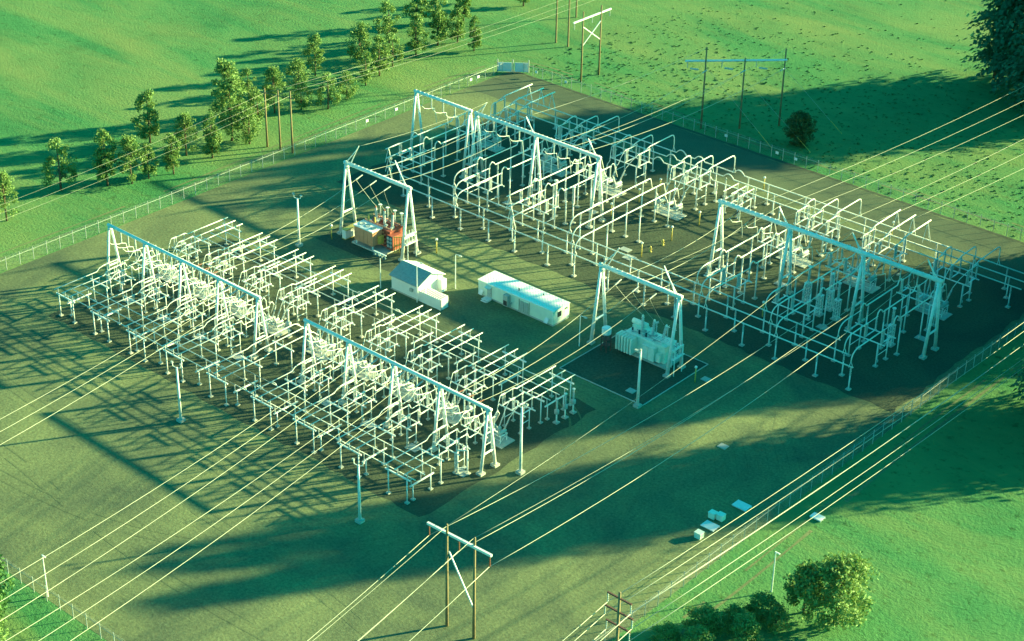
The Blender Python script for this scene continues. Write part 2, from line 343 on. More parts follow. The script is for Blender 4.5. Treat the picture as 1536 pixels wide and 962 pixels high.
# ------------------------------------------------------------------ far yard bays
FARB = [(-73.1, 'A', 'V'), (-54.5, 'B', 'C'), (-39.6, 'A', 'C'), (-24.0, 'D', 'C'), (6.3, 'B', 'C'), (21.4, 'B', 'V'), (36.6, 'B', 'C')]
DX = 3.35
for i, (c, ft, rt) in enumerate(FARB):
    w = ORD[i] + ' bay from the left, far yard'
    ROW = {-1: 25.7, 0: 22.4, 1: 19.1}
    if ft != 'D':
        t = switch_stand(f'front disconnect switch stand of the {w}', c, 28.9, 32.6, 4.7, 7.4, DX, 'front switch stands of the far yard', ir=.22)
        for k in (-1, 0, 1):
            x = c + k * DX; y = ROW[k]
            if ft == 'B':
                path_part('riser_tube', [(x, y, 5.4), (x, y + .05, 6.1), (x, y + .35, 6.75), (x, y + .95, 7.2), (x, y + 1.8, 7.42), (x, 29, 7.45)], .12, t)
                part('riser_foot', v_foot(x, y, 5.5, 4.55, .55), ALU, t)
            else:
                path_part('riser_tube', [(x, y - .8, 7.45), (x, 29, 7.45)], .13, t)
                part('riser_foot', v_foot(x, y, 7.4, 4.55, 1.0), ALU, t)
        t = thing('busbar_span', f'three high tubes on posts through the {w}', 'busbar', (0, 0, 0), 'high tube spans of the far yard')
        for k in (-1, 0, 1):
            x = c + k * DX
            path_part('tube', [(x, 32.6, 7.5), (x, 32.8, 8.2), (x, 33.4, 8.55), (x, 34, 8.2), (x, 34.4, 7.65), (x, 45.0, 7.65), (x, 45.3, 8.3), (x, 45.9, 8.65), (x, 46.5, 8.2)], .125, t)
            for y in (35.2, 43.1):
                p = leg(t, x, y, 5.4, .13, .8, 'post'); link('insulator', m_ins(2.1, .2), p, (0, 0, 5.4))
        t = switch_stand(f'middle disconnect switch stand of the {w}', c, 46.4, 49.2, 5.4, 8.1, DX, 'middle switch stands of the far yard', ir=.2)
        for k in (-1, 0, 1):
            x = c + k * DX; path_part('jumper', [(x, 49.3, 8.15), (x, 49.9, 8.5), (x, 50.4, 8.2), (x, 51.6, 5.0)], .09, t)
    else:
        t = thing('busbar_span', f'three long curved tubes on posts of the {w}', 'busbar', (0, 0, 0), 'high tube spans of the far yard')
        for k in (-1, 0, 1):
            x = c + k * DX; y = ROW[k]
            path_part('tube', [(x, y, 5.4), (x, y + .05, 6.2), (x, y + .4, 6.9), (x, y + 1.1, 7.4), (x, y + 2.2, 7.62), (x, 50.6, 7.65), (x, 51.0, 7.5), (x, 51.7, 5.2)], .125, t)
            part('riser_foot', v_foot(x, y, 5.5, 4.55, .55), ALU, t)
            for yy in (28.8, 39.1, 48.5):
                p = leg(t, x, yy, 5.4, .13, .8, 'post'); link('insulator', m_ins(2.1, .2), p, (0, 0, 5.4))
    b, tip = breaker(f'circuit breaker with slanted bushings in the {w}', c, 53.5, 2.0, 'circuit breakers of the far yard', 1.12)
    pad(f'concrete pad under the circuit breaker of the {w}', c, 53.5, 6.6, 3.2, 'breaker pads of the far yard')
    t = switch_stand(f'back disconnect switch stand of the {w}', c, 58.6, 62.2, 4.8, 7.7, DX, 'back switch stands of the far yard', ir=.22)
    RO = {-1: 64.7, 0: 67.8, 1: 70.9}
    for k in (-1, 0, 1):
        x = c + k * DX; p = tip(k, 1); y = RO[k]
        path_part('jumper', [p, (p[0] + .1, p[1] + .6, p[2] + .5), ((p[0] + x) / 2, 57.0, 6.6), (x, 58.0, 7.6), (x, 58.7, 7.75)], .07, t)
        if rt == 'C':
            path_part('riser_tube', [(x, 60, 7.8), (x, 62.4, 8.4), (x, y - 1.0, 8.5), (x, y - .4, 8.3), (x, y - .05, 7.7), (x, y, 6.6), (x, y, 5.6)], .115, t)
            part('riser_foot', v_foot(x, y, 5.7, 4.55, .5), ALU, t)
        else:
            path_part('riser_tube', [(x, 60, 7.8), (x, 62.4, 8.4), (x, 71.4, 8.5)], .13, t)
            part('riser_foot', v_foot(x, 70.4 if k else 70.6, 8.4, 4.55, 1.3), ALU, t)
        std_ins(t, x, 62.1, 5.0, 3.2, .16)
    pad(f'steel grounding mat beside the posts of the {w}', c + 3.6, 34.6 if i % 2 else 43.4, 2.2, 1.5, 'grounding mats of the far yard', GRATE, .08, 'grounding_mat')
# small tie structure between the bay groups
switch_stand('low tie switch stand beside the yellow marker posts, back of the far yard', -14.3, 61.2, 66.0, 2.9, 5.0, 1.9, None)
# equipment columns
def column_on_post(label, x, y, hp, hi, ri, group, lattice=False, name='surge_arrester', cat='arrester'):
    t = thing(name, label, cat, (x, y, 0), group)
    if lattice:
        b = MB()
        for sx, sy in ((-.45, -.45), (.45, -.45), (.45, .45), (-.45, .45)): b.tube((sx, sy, .2), (sx, sy, hp), .06, n=5)
        kk = 5
        for j in range(kk):
            z0 = .3 + (hp - .4) * j / kk; z1 = .3 + (hp - .4) * (j + 1) / kk
            for a, q in (((-.45, -.45), (.45, -.45)), ((.45, -.45), (.45, .45)), ((.45, .45), (-.45, .45)), ((-.45, .45), (-.45, -.45))):
                b.tube((*a, z0), (*q, z1), .035, n=4); b.tube((*q, z0), (*a, z1), .035, n=4)
        b.box((0, 0, hp + .04), (1.1, 1.1, .1)); part('pedestal', b, STEEL, t)
        link('footing', m_foot(1.6), t)
    else: leg(t, 0, 0, hp, .14, .9, 'post')
    link('insulator', m_ins(hi, ri), t, (0, 0, hp + .08))
    part('cap', MB().lathe((0, 0, hp + hi + .08), [(ri * 1.25, 0), (ri * 1.25, .12), (.08, .2)], 10), ALU, t)
    return t
for j, (x, y) in enumerate(((-44.6, 36.6), (-40.1, 36.6), (-35.5, 36.6))):
    column_on_post(f'thick white voltage column on a post under the double gantry, {("leftmost", "middle", "rightmost")[j]} of three', x, y, 4.2, 3.6, .34, 'voltage columns under the double gantry')
for j, (x, y) in enumerate(((17.4, 40.8), (21.7, 38.2), (22.1, 41.2), (25.0, 38.9), (37.2, 37.4))):
    column_on_post(('tall white column on a lattice pedestal under the right gantry, ' + ('farthest left of four', 'second of four', 'sunlit third of four', 'rightmost of four')[j]) if j < 4 else 'white column on a lattice pedestal standing alone in the rightmost bay', x, y, 4.0, 3.3, .30, 'columns on lattice pedestals', True)

# ------------------------------------------------------------------ near yard bays
NEARB = [6.5, -4.0, -14.2, -24.3, -35.3, -46.5, -56.5, -66.5, -76.4]
DN = 2.1
def rack(label, c, frames, pts, zb, zt, group):
    t = thing('busbar_rack', label, 'busbar rack', (0, 0, 0), group)
    for y in frames:
        for x in (c - 2.0, c + 2.0): leg(t, x, y, zb - .12, .10, .62)
        part('beam', MB().box((c, y, zb), (5.3, .2, .22)), STEEL, t)
        for k in (-1, 0, 1): std_ins(t, c + k * DN, y, zb + .14, round(zt - zb - .2, 2), .12)
    for k in (-1, 0, 1): path_part('tube', [(c + k * DN, y, z) for y, z in pts], .085, t)
    return t
for i, c in enumerate(NEARB):
    w = ORD[i] + ' bay from the right, near yard'
    tie = (i == 4)
    if tie:
        rack(f'extra long front busbar rack of the {w}', c, (-56.2, -48.7, -41.5), [(-56.9, 5.6), (-47.6, 5.6), (-46.6, 5.9), (-37.0, 6.0), (-36.3, 5.8), (-35.4, 4.9), (-34.9, 4.6)], 4.4, 5.6, 'front busbar racks of the near yard')
    else:
        rack(f'front busbar rack of three tubes in the {w}', c, (-56.2, -48.7), [(-56.9, 5.6), (-47.6, 5.6), (-46.9, 6.15), (-46.1, 6.3), (-45.3, 6.35)], 4.4, 5.6, 'front busbar racks of the near yard')
        t = switch_stand(f'front disconnect switch stand of the {w}', c, -45.3, -42.9, 3.9, 6.35, DN, 'front switch stands of the near yard', .085, .12)
        for k in (-1, 0, 1):
            x = c + k * DN
            path_part('jumper', [(x, -42.8, 6.4), (x, -42.4, 5.6), (x, -42.1, 5.35), (x, -41.3, 5.45), (x, -40.5, 5.4), (x, -39.8, 5.9), (x, -39.2, 6.5), (x, -38.6, 6.6)], .075, t)
        t = switch_stand(f'breaker disconnect switch stand of the {w}', c, -38.8, -36.5, 4.1, 6.6, DN, 'breaker switch stands of the near yard', .085, .12)
        for k in (-1, 0, 1):
            x = c + k * DN
            path_part('jumper', [(x, -36.4, 6.65), (x, -36.0, 7.2), (x, -35.6, 7.3), (x, -35.2, 6.6), (x * .5 + c * .5, -35.1, 4.4)], .075, t)
    b, tip = breaker(f'compact circuit breaker with fanned bushings in the {w}', c, -33.4, 1.1, 'circuit breakers of the near yard', .86)
    pad(f'square concrete pad under the breaker of the {w}', c + .2, -33.4, 4.6, 3.4, 'breaker pads of the near yard')
    t = switch_stand(f'back disconnect switch stand of the {w}', c, -29.7, -27.2, 3.8, 5.95, DN, 'back switch stands of the near yard', .085, .12)
    for k in (-1, 0, 1):
        x = c + k * DN; p = tip(k, 1)
        path_part('jumper', [p, (p[0] + (x - p[0]) * .25, p[1] + .3, p[2] + .5), (p[0] + (x - p[0]) * .6, -31.0, 5.3), (x, -30.3, 6.0), (x, -29.6, 6.0)], .06, t)
    rack(f'back busbar rack of three tubes in the {w}', c, (-24.8, -17.2), [(-29.0, 6.0), (-26.9, 5.95), (-26.3, 5.6), (-16.3, 5.6)], 4.4, 5.6, 'back busbar racks of the near yard')
    pad(f'steel grounding mat by the front switch of the {w}', c + 2.4, -44.4 if not tie else -34.8, 2.3, 1.7, 'grounding mats of the near yard', GRATE, .08, 'grounding_mat')
def cross_bus(label, ys, z, zb, x0, x1, fx, yb0, yb1, group, hops):
    t = thing('busbar_rack', label, 'busbar rack', (0, 0, 0), group)
    for n_, y in enumerate(ys):
        pts = [(x0 + n_ * .3, y, z)]
        for hx in hops:
            q = hx + n_ * 1.2; pts += [(q - .7, y, z), (q - .4, y, z + .35), (q + .3, y, z + .35), (q + .6, y, z)]
        path_part('tube', pts + [(x1, y, z)], .08, t)
    for x in fx:
        for y in (yb0 + .7, yb1 - .7): leg(t, x, y, zb - .13, .09, .6)
        part('beam', MB().box((x, (yb0 + yb1) / 2, zb), (.19, yb1 - yb0, .2)), STEEL, t)
        for y in ys: std_ins(t, x, y, zb + .13, round(z - zb - .2, 2), .11)
cross_bus('long rack of three crosswise busbars under the front tubes of the near yard', (-55.3, -53.2, -50.9), 4.2, 2.75, -78.5, 9.4, (8.5, -1.7, -11.9, -22.2, -32, -41.7, -52, -58.4, -68.3, -77), -55.6, -50.3, None, [-29.5, -38.5])
cross_bus('long rack of three crosswise busbars under the back tubes of the near yard', (-18.9, -21.1, -23.4), 4.1, 2.75, -78.5, 9.3, (8.6, -1.5, -11.7, -21.9, -31.5, -41.5, -51.6, -61.6, -71.6), -23.9, -18.4, None, [-30, -39.5])
for j, y in enumerate((-18.7, -20.8, -23.0)):
    t = column_on_post(f'white voltage transformer at the right end of the back busbars, {("nearest the trailer", "middle one", "nearest the lightning mast")[j]}', 10.4, y, 2.2, 2.3, .22, 'voltage transformers at the busbar end', name='voltage_transformer', cat='voltage transformer')
    part('drum', MB().lathe((0, 0, 1.75), [(.3, 0), (.42, .1), (.42, .75), (.3, .85)], 12), EQUIP, t, smooth=True)
for j, (x, y) in enumerate(((-43.3, -34.1), (-32.0, -34.2), (-.8, -33.2))):
    t = column_on_post(f'white voltage transformer with round drum, {("far left", "beside the gantry gap", "at the right end")[j]} of the near yard', x + .5, y + .6, 2.6, 2.6, .24, 'voltage transformers by the near breakers', name='voltage_transformer', cat='voltage transformer')
    part('drum', MB().lathe((0, 0, 2.0), [(.35, 0), (.55, .12), (.55, .95), (.35, 1.1)], 12), EQUIP, t, smooth=True)
# ladder like riser at the near corner
t = thing('cable_riser', 'twin post cable riser with ladder rungs beside the nearest gantry leg', 'cable riser', (9.2, -43.6, 0))
leg(t, -.6, -1.4, 4.4, .13); leg(t, .6, -.4, 4.4, .13)
part('rungs', MB().box((0, -.9, 1.1), (1.3, .1, .1), .69).box((0, -.9, 4.4), (1.6, .2, .2), .69), STEEL, t)
for q in (-.5, 0, .5): std_ins(t, q, -.9 + q * .8, 4.5, 1.1, .14)

# ------------------------------------------------------------------ gantries
def gantry(label, xs, yc, z, br, lr, spread, spikes, strings, group, smag=(2.8, 3.2)):
    t = thing('gantry', label, 'gantry', (0, 0, 0), group)
    b = MB().tube((xs[0] - .5, yc, z), (xs[-1] + .5, yc, z), br, n=10)
    part('beam', b, STEEL, t, smooth=True)
    # step lugs along the top of the beam
    if z > 12:
        lg = MB(); n = int((xs[-1] - xs[0]) / 1.1)
        for q in range(n + 1): lg.box((xs[0] + (xs[-1] - xs[0]) * q / n, yc, z + br + .02), (.08, .36, .07))
        part('lugs', lg, STEEL, t)
    for x in xs:
        part('cap', MB().lathe((x, yc, z - br - .5), [(lr * 1.5, 0), (lr * 1.7, .3), (lr * 1.3, .6)], 8), STEEL, t)
        for s in (-1, 1):
            l = part('leg', MB().tube((x, yc + s * spread, .1), (x, yc + s * .22, z - br * .6), lr * 1.15, lr * .85, 10), STEEL, t, smooth=True)
            part('footing', MB().box((x, yc + s * spread, .2), (1.1, 1.1, .4)), CONC, l)
        br_ = MB()
        for f in (.30,): 
            zz = z * f; w = spread + (.22 - spread) * f; br_.tube((x, yc - w, zz), (x, yc + w, zz), lr * .7, n=6)
        part('brace', br_, STEEL, t)
    for x, s in spikes:
        sp = MB().path([(x, yc + .15, z - 1.9), (x + s * smag[0] * .8, yc + .1, z + smag[1] * .75), (x + s * smag[0], yc, z + smag[1])], .09, 6)
        sp.path([(x + s * .1, yc - .3, z + .1), (x + s * smag[0] * .8, yc - .1, z + smag[1] * .75), (x + s * smag[0], yc, z + smag[1])], .10, 6)
        part('spike', sp, STEEL, t)
    for x in strings:
        std_ins(t, x, yc, z - br - 2.2, 2.1, .18)
        path_part('jumper', [(x, yc - 3.2, z - .9), (x, yc - 2.2, z - 2.0), (x, yc - .8, z - 2.5), (x, yc, z - br - 2.25), (x, yc + .9, z - 2.9), (x, yc + 1.3, z - 4.5), (x, yc + 1.6, z - 6.6)], .06, t)
    return t
ZR, ZL = 14.6, 11.3
G3 = lambda c, d: [c - d, c, c + d]
gantry('two legged steel gantry at the far left corner of the far yard', (-81.6, -66.2), 39.5, ZR, .36, .26, 2.1, [], G3(-73.8, 3.4), 'far yard gantries')
gantry('three legged steel gantry over the middle of the far yard', (-64.2, -48.0, -31.8), 39.4, ZR, .40, .28, 2.1, [(-64.2, 1), (-48, -1), (-31.8, -1)], [-59.5, -56, -52.5, -43.3, -39.9, -36.5], 'far yard gantries')
gantry('four legged steel gantry at the right end of the far yard', (-2.3, 13.2, 28.8, 44.0), 39.4, ZR, .42, .29, 2.1, [(13.2, -1), (28.8, -1), (44.0, -1)], [2, 5.5, 9, 17.6, 21, 24.4, 33, 36.4, 39.8], 'far yard gantries')
gantry('two legged steel gantry straddling the orange transformer', (-65.8, -48.9), 3.5, ZR, .40, .28, 2.1, [(-65.8, 1), (-48.9, -1)], [], 'transformer gantries', (3.6, 4.6))
gantry('two legged steel gantry straddling the white transformer', (-2.1, 14.75), 3.5, ZR + .2, .42, .29, 2.1, [(-2.1, 1), (14.75, -1)], [], 'transformer gantries', (3.6, 4.6))
gantry('five legged blue grey gantry over the near yard, closest to the wooden frame', (-29.6, -19.6, -9.1, 1.2, 11.45), -41.0, ZL, .33, .24, 1.7, [], [c + k * 2.1 for c in (-24.4, -14.3, -4, 6.3) for k in (-1, 0, 1)], 'near yard gantries')
gantry('five legged blue grey gantry over the near yard, toward the left fence', (-82.4, -72.2, -62.0, -51.9, -41.7), -41.0, ZL, .33, .24, 1.7, [], [c + k * 2.1 for c in (-77.2, -67, -57, -46.8) for k in (-1, 0, 1)], 'near yard gantries')

# ------------------------------------------------------------------ transformers
def fan_mb(c, r, axis): return MB().lathe(c, [(r, 0), (r, .12), (r * .85, .14), (r * .2, .06)], 12, axis)
def transformer_bushings(t, pts, h, r, m, capm):
    for x, y, z, ax in pts:
        a = Vector(ax).normalized()
        b = part('bushing', ins_mb(h, r, ax, (x, y, z), 10), m, t, smooth=True)
        e = Vector((x, y, z)) + a * h; part('terminal', MB().lathe(e, [(r * .6, 0), (r * .7, .12), (r * .3, .35)], 8, ax), capm, b)
# white one
t = thing('transformer', 'pale mint transformer with finned radiators beneath its own gantry', 'transformer', (0, 0, 0))
part('tank', MB().box((8.0, 5.4, 2.0), (8.4, 3.0, 3.3)).box((8.0, 5.4, 3.72), (8.8, 3.4, .14)), MINT, t)
rb = MB()
for q in range(6): rb.box((2.9 + q * .62, 3.05, 2.0), (.36, 1.8, 3.0)).box((2.9 + q * .62, 3.05, 3.54), (.30, 1.6, .1))
rb.box((4.5, 3.6, 3.45), (3.4, .3, .2)).box((4.5, 3.6, .7), (3.4, .3, .2))
part('radiator', rb, MINT, t)
rb = MB()
for q in range(6): rb.box((2.9 + q * .62, 7.6, 2.0), (.36, 1.4, 3.0))
rb.box((4.5, 7.1, 3.45), (3.4, .3, .2)); part('radiator', rb, MINT, t)
part('cabinet', MB().box((8.7, 3.35, 1.9), (1.25, 1.1, 2.6)).box((10.05, 3.35, 1.9), (1.25, 1.1, 2.6)).box((11.3, 3.5, 1.5), (.9, .8, 1.6)), MINT, t)
part('plinth', MB().box((8, 5.3, .18), (10.4, 4.6, .36)), CONC, t)
part('conservator', MB().lathe((3.0, 6.6, 4.6), [(.2, 0), (.5, .1), (.5, 3.2), (.2, 3.3)], 12, (1, 0, 0)), MINT, t, smooth=True)
tp = MB()
for (a, b) in (((5, 4.6, 3.9), (11, 4.6, 3.9)), ((5, 5.2, 4.0), (9, 5.2, 4.0)), ((7, 4.1, 3.9), (7, 6.3, 3.9)), ((9.4, 4.1, 3.9), (9.4, 6.3, 3.9))): tp.tube(a, b, .09, n=6)
for q in range(9): tp.box((4.8 + q * .8, 4.3 + (q % 3) * .8, 3.95), (.35, .3, .3))
part('top_fittings', tp, EQUIP, t)
dk = MB()
for q in range(3): dk.lathe((4.6 + q * 1.5, 4.5, 3.8), [(.16, 0), (.16, .7), (.1, .8)], 8)
part('low_bushings', dk, DARKIN, t)
transformer_bushings(t, [(6.0, 5.6, 3.8, (-.12, .1, 1)), (8.2, 5.6, 3.8, (0, .1, 1)), (10.4, 5.6, 3.8, (.14, .1, 1))], 2.8, .32, PORC, ALU)
for x in (9.2, 11.6, 13.0):
    a = link('arrester', m_ins(2.0, .16), t, (x - 1.2, 6.9, 3.8)); part('crown', MB().path([(-.45, 0, 2.1), (.45, 0, 2.1)], .06, 5).path([(0, -.45, 2.1), (0, .45, 2.1)], .06, 5), ALU, a)
bs = MB()
for q in range(4): bs.tube((9.5, 4.2 + q * .45, 4.4), (14.2, 4.2 + q * .45, 4.4), .07, n=5)
for q in (11.2, 13.6): bs.box((q, 4.9, 4.25), (.12, 2.0, .12)); bs.tube((q, 4.1, .2), (q, 4.1, 4.2), .08, n=6)
part('bus_deck', bs, STEEL, t)
# drum on brown tower
t = thing('oil_drum_tower', 'white drum on a brown lattice tower at the left of the white transformer', 'drum tower', (1.4, 1.2, 0))
b = MB()
for sx in (-.6, .6):
    for sy in (-.6, .6): b.tube((sx, sy, .0), (sx, sy, 3.4), .10, n=6)
for z in (1.2, 2.4, 3.4): b.box((0, 0, z), (1.35, 1.35, .12))
b.path([(-.6, -.6, .3), (.6, -.6, 3.3)], .06, 5).path([(.6, -.6, .3), (-.6, -.6, 3.3)], .06, 5).path([(.6, -.6, .3), (.6, .6, 3.3)], .06, 5)
part('tower', b, BROWNST, t); part('drum', MB().lathe((0, 0, 3.46), [(.85, 0), (.85, 1.1), (.75, 1.2)], 14), WHITE, t, smooth=False)
# orange one
t = thing('transformer', 'orange and rust red transformer with fan coolers beneath its own gantry', 'transformer', (0, 0, 0))
part('tank', MB().box((-56.8, 4.6, 2.1), (6.6, 3.4, 3.6)).box((-56.8, 4.6, 3.98), (7.0, 3.8, .16)), RUSTO, t)
cb = MB().box((-58.0, 1.4, 2.6), (5.0, 2.6, 3.0))
for q in range(5): cb.box((-60.1 + q * 1.05, .09, 2.6), (.12, .1, 2.9))
part('cooler_box', cb, PEACH, t)
o = part('cooler_roof', MB().box((-58.0, 1.4, 4.22), (5.3, 2.9, .22)), WHITE, t)
fb = MB()
for q in range(3):
    fb.lathe((-59.6 + q * 1.6, 1.4, 4.33), [(.62, 0), (.62, .1), (.5, .12), (.2, .06)], 14)
part('fan', fb, EQUIP, o)
lg = MB()
for x in (-60.2, -55.8): lg.box((x, .4, .55), (.25, .25, 1.1))
part('legs', lg, STEEL, t); part('plinth', MB().box((-57, 3.3, .17), (8.6, 6.4, .34)), CONC, t)
part('side_cooler', MB().box((-53.0, 3.6, 2.0), (1.6, 2.6, 3.0)), RUSTO, t)
ff = part('fan_panel', MB().box((-53.0, 2.24, 2.2), (1.5, .1, 2.5)), CASING, t)
fb = MB()
for a in range(2):
    for q in range(3): fb.lathe((-53.4 + a * .75, 2.2, 1.35 + q * .8), [(.32, 0), (.32, .08), (.2, .1), (.06, .04)], 10, (0, -1, 0))
part('fan', fb, EQUIP, ff)
yp = MB()
for q in range(5): yp.tube((-51.9 + q * .32, 2.4 + q * .35, .2), (-51.9 + q * .32, 2.4 + q * .35, 3.6), .09, n=6)
yp.tube((-52, 2.3, 3.6), (-50.2, 4.2, 3.6), .1, n=6).tube((-52, 2.3, 1.9), (-50.2, 4.2, 1.9), .09, n=6)
part('pipework', yp, YELLOW, t)
dk = MB().box((-57, 5.6, 4.25), (6.4, 1.2, .3)); part('walkway', dk, RUSTO, t)
pp = MB()
for q in range(4): pp.path([(-60.0 + q * 1.5, 6.4, .4), (-60.0 + q * 1.5, 6.5, 4.6), (-60.0 + q * 1.5, 4.9, 4.9)], .08, 6)
pp.path([(-60.4, 3.0, 4.5), (-53.2, 3.0, 4.5)], .12, 6).path([(-60.4, 5.2, 4.9), (-53.2, 5.2, 4.9)], .07, 6)
for q in range(7): pp.box((-55.3 + (q % 2) * .5, 2.72, .9 + q * .42), (.4, .3, .3))
part('piping', pp, PEACH, t)
part('control_box', MB().box((-55.1, 1.9, 2.2), (.7, 1.0, 1.6)).box((-55.1, 1.36, 2.2), (.55, .06, 1.4)), YELLOW, t)
tf = MB()
for q in range(12): tf.box((-59.6 + (q * 1.37) % 5.6, 3.5 + (q * .71) % 2.4, 4.25), (.5, .45, .4))
part('top_fittings', tf, PORC, t)
transformer_bushings(t, [(-58.6, 4.4, 4.1, (-.08, 0, 1)), (-56.5, 4.4, 4.1, (0, 0, 1)), (-54.4, 4.4, 4.1, (.08, 0, 1))], 2.9, .3, PORC, RUSTO)
for x in (-59.4, -57.4, -55.4, -53.6):
    a = link('arrester', m_ins(2.4, .17), t, (x, 6.2, 4.1)); part('crown', MB().lathe((0, 0, 2.4), [(.1, 0), (.4, .3), (.36, .36)], 8), ALU, a)
part('bushing_low', MB().lathe((-59.6, 3.2, 4.3), [(.16, 0), (.2, .2), (.14, 1.3)], 8).lathe((-57.9, 3.2, 4.3), [(.16, 0), (.2, .2), (.14, 1.3)], 8), YELLOW, t)
# switch rack on the right leg of each transformer gantry
for x, lab in ((-48.9, 'row of small insulators on a shelf by the orange transformer'), (14.75, 'row of small insulators on a shelf by the white transformer')):
    t = thing('insulator_shelf', lab, 'insulator rack', (x, 3.5, 0))
    sh = MB().box((.5, -.2, 3.4), (.9, 3.2, .16)).box((.5, -.2, 5.2), (.5, 3.0, .14))
    for yy in (-1.3, 1.0): sh.tube((.8, yy, 0), (.8, yy, 5.2), .1, n=6)
    part('shelf', sh, STEEL, t)
    for q in range(4): std_ins(t, .5, -1.3 + q * .75, 3.5, 1.0, .17)
    for q in range(4): std_ins(t, .5, -1.3 + q * .75, 5.28, .8, .14)
# yellow low cabinets at the left foot of the orange transformer's gantry
t = thing('cable_cabinet', 'cream cable cabinets in a row at the left foot of the orange transformer gantry', 'cabinet', (-63.6, 2.4, 0))
part('body', MB().box((0, 0, 1.1), (1.0, 4.4, 1.9)).box((.62, .6, .8), (.3, 2.6, 1.2)), WHITE, t)
part('trim', MB().box((.2, 0, 2.12), (1.3, 4.6, .14)).box((0, 0, .08), (1.1, 4.5, .16)), YELLOW, t)

# ------------------------------------------------------------------ buildings
t = thing('white_house', 'white gabled control house with a metal roof, its near slope coloured as shaded', 'building', (0, 0, 0))
x0, x1, y0, y1, ez, rz = -42.3, -35.4, -8.1, -1.5, 3.05, 4.5; ym = (y0 + y1) / 2
w = MB().quad((x0, y0, 0), (x1, y0, 0), (x1, y0, ez), (x0, y0, ez)).quad((x1, y1, 0), (x0, y1, 0), (x0, y1, ez), (x1, y1, ez))
w.quad((x1, y0, 0), (x1, y1, 0), (x1, y1, ez), (x1, ym, rz), (x1, y0, ez)).quad((x0, y1, 0), (x0, y0, 0), (x0, y0, ez), (x0, ym, rz), (x0, y1, ez))
part('wall', w, HOUSEW, t)
def slope(xa, xb, ya, za, yb, zb, th=.12):
    m = MB(); n = Vector((0, -(zb - za), yb - ya)).normalized() * th
    if n.z < 0: n = -n
    p = [(xa, ya, za), (xb, ya, za), (xb, yb, zb), (xa, yb, zb)]; q = [(a, b + n.y, c + n.z) for a, b, c in p]
    m.v = p + q; m.f = [(0, 1, 2, 3), (7, 6, 5, 4), (0, 4, 5, 1), (1, 5, 6, 2), (2, 6, 7, 3), (3, 7, 4, 0)]; return m
k = (rz - ez) / (ym - y0)
part('roof', slope(x0 - .3, x1 + .35, y0 - .4, ez - .4 * k + .02, ym, rz + .02), ROOFSHADE, t)  # near slope, darker colour stands for its shade
part('roof', slope(x0 - .3, x1 + .35, y1 + .4, ez - .4 * k + .02, ym, rz + .02), ROOFW, t)  # same roof, sunlight put into the paler colour of this slope
d = part('door', MB().box((x1 + .04, -5.0, 1.1), (.08, 1.1, 2.2)), MINT, t); part('handle', MB().box((x1 + .1, -5.4, 1.1), (.06, .14, .06)), DARKIN, d)
part('wall_box', MB().box((-37.0, y0 - .22, 1.75), (.7, .4, .6)).box((-37.0, y0 - .45, 1.75), (.4, .08, .36)), EQUIP, t)
part('foundation', MB().box(((x0 + x1) / 2, ym, .1), (x1 - x0 + .3, y1 - y0 + .3, .2)), CONC, t)
part('bay', MB().box((x1 + .6, -2.4, 1.4), (1.2, 1.3, 2.5)), HOUSEW, t)
a = part('annex_wall', MB().box((-32.5, -8.0, 1.05), (5.5, .2, 2.1)).box((-32.5, -6.0, 1.05), (5.5, .2, 2.1)).box((-29.85, -7.0, 1.05), (.2, 2.18, 2.1)), HOUSEW, t)
sl = MB()
for q in range(11): sl.box((-35.0 + q * .5, -7.0, 2.16), (.17, 2.2, .08))
part('roof_slats', sl, ROOFW, a)
part('annex_floor', MB().box((-32.5, -7.0, .1), (5.1, 1.8, .16)), DARKIN, a)

t = thing('office_trailer', 'long pale mint office trailer with a white roof and steps', 'trailer', (0, 0, 0))
x0, x1, y0, y1, h = -29.0, -10.9, 1.3, 5.9, 3.1; ym = (y0 + y1) / 2
w = MB().quad((x0, y0, .35), (x1, y0, .35), (x1, y0, h), (x0, y0, h)).quad((x1, y1, .35), (x0, y1, .35), (x0, y1, h), (x1, y1, h))
w.quad((x1, y0, .35), (x1, y1, .35), (x1, y1, h), (x1, ym, h + .05), (x1, y0, h)).quad((x0, y1, .35), (x0, y0, .35), (x0, y0, h), (x0, ym, h + .05), (x0, y1, h))
part('wall', w, SIDING, t)
part('skirt', MB().box(((x0 + x1) / 2, ym, .18), (x1 - x0 - .1, y1 - y0 - .1, .36)), EQUIP, t)
rf = slope(x0 - .12, x1 + .12, y0 - .12, h, ym, h + .06, .07); r2 = slope(x0 - .12, x1 + .12, y1 + .12, h, ym, h + .06, .07); nn = len(rf.v); rf.v += r2.v; rf.f += [tuple(i + nn for i in f) for f in r2.f]
r = part('roof', rf, ROOFW, t)
part('vent', MB().lathe((-20.5, 3.0, h + .2), [(.12, 0), (.12, .35), (.18, .38)], 8).lathe((-16.0, 4.6, h + .2), [(.1, 0), (.1, .3)], 8), DARKIN, r)
d = part('door', MB().box((-26.2, y0 - .06, 1.45), (1.05, .12, 2.05)), EQUIP, t); part('handle', MB().box((-25.85, y0 - .11, 1.4), (.12, .08, .06)), DARKIN, d)
part('awning', MB().quad((-26.9, y0 - .03, 2.85), (-25.5, y0 - .03, 2.85), (-25.5, y0 - .9, 2.6), (-26.9, y0 - .9, 2.6)).quad((-26.9, y0 - .9, 2.55), (-25.5, y0 - .9, 2.55), (-25.5, y0 - .03, 2.8), (-26.9, y0 - .03, 2.8)), MINT, t)
part('steps', MB().box((-26.2, y0 - .75, .42), (1.5, 1.4, .12)).box((-26.2, y0 - 1.6, .2), (1.3, .4, .12)).box((-26.8, y0 - .8, .2), (.1, 1.2, .4)).box((-25.6, y0 - .8, .2), (.1, 1.2, .4)), STEEL, t)
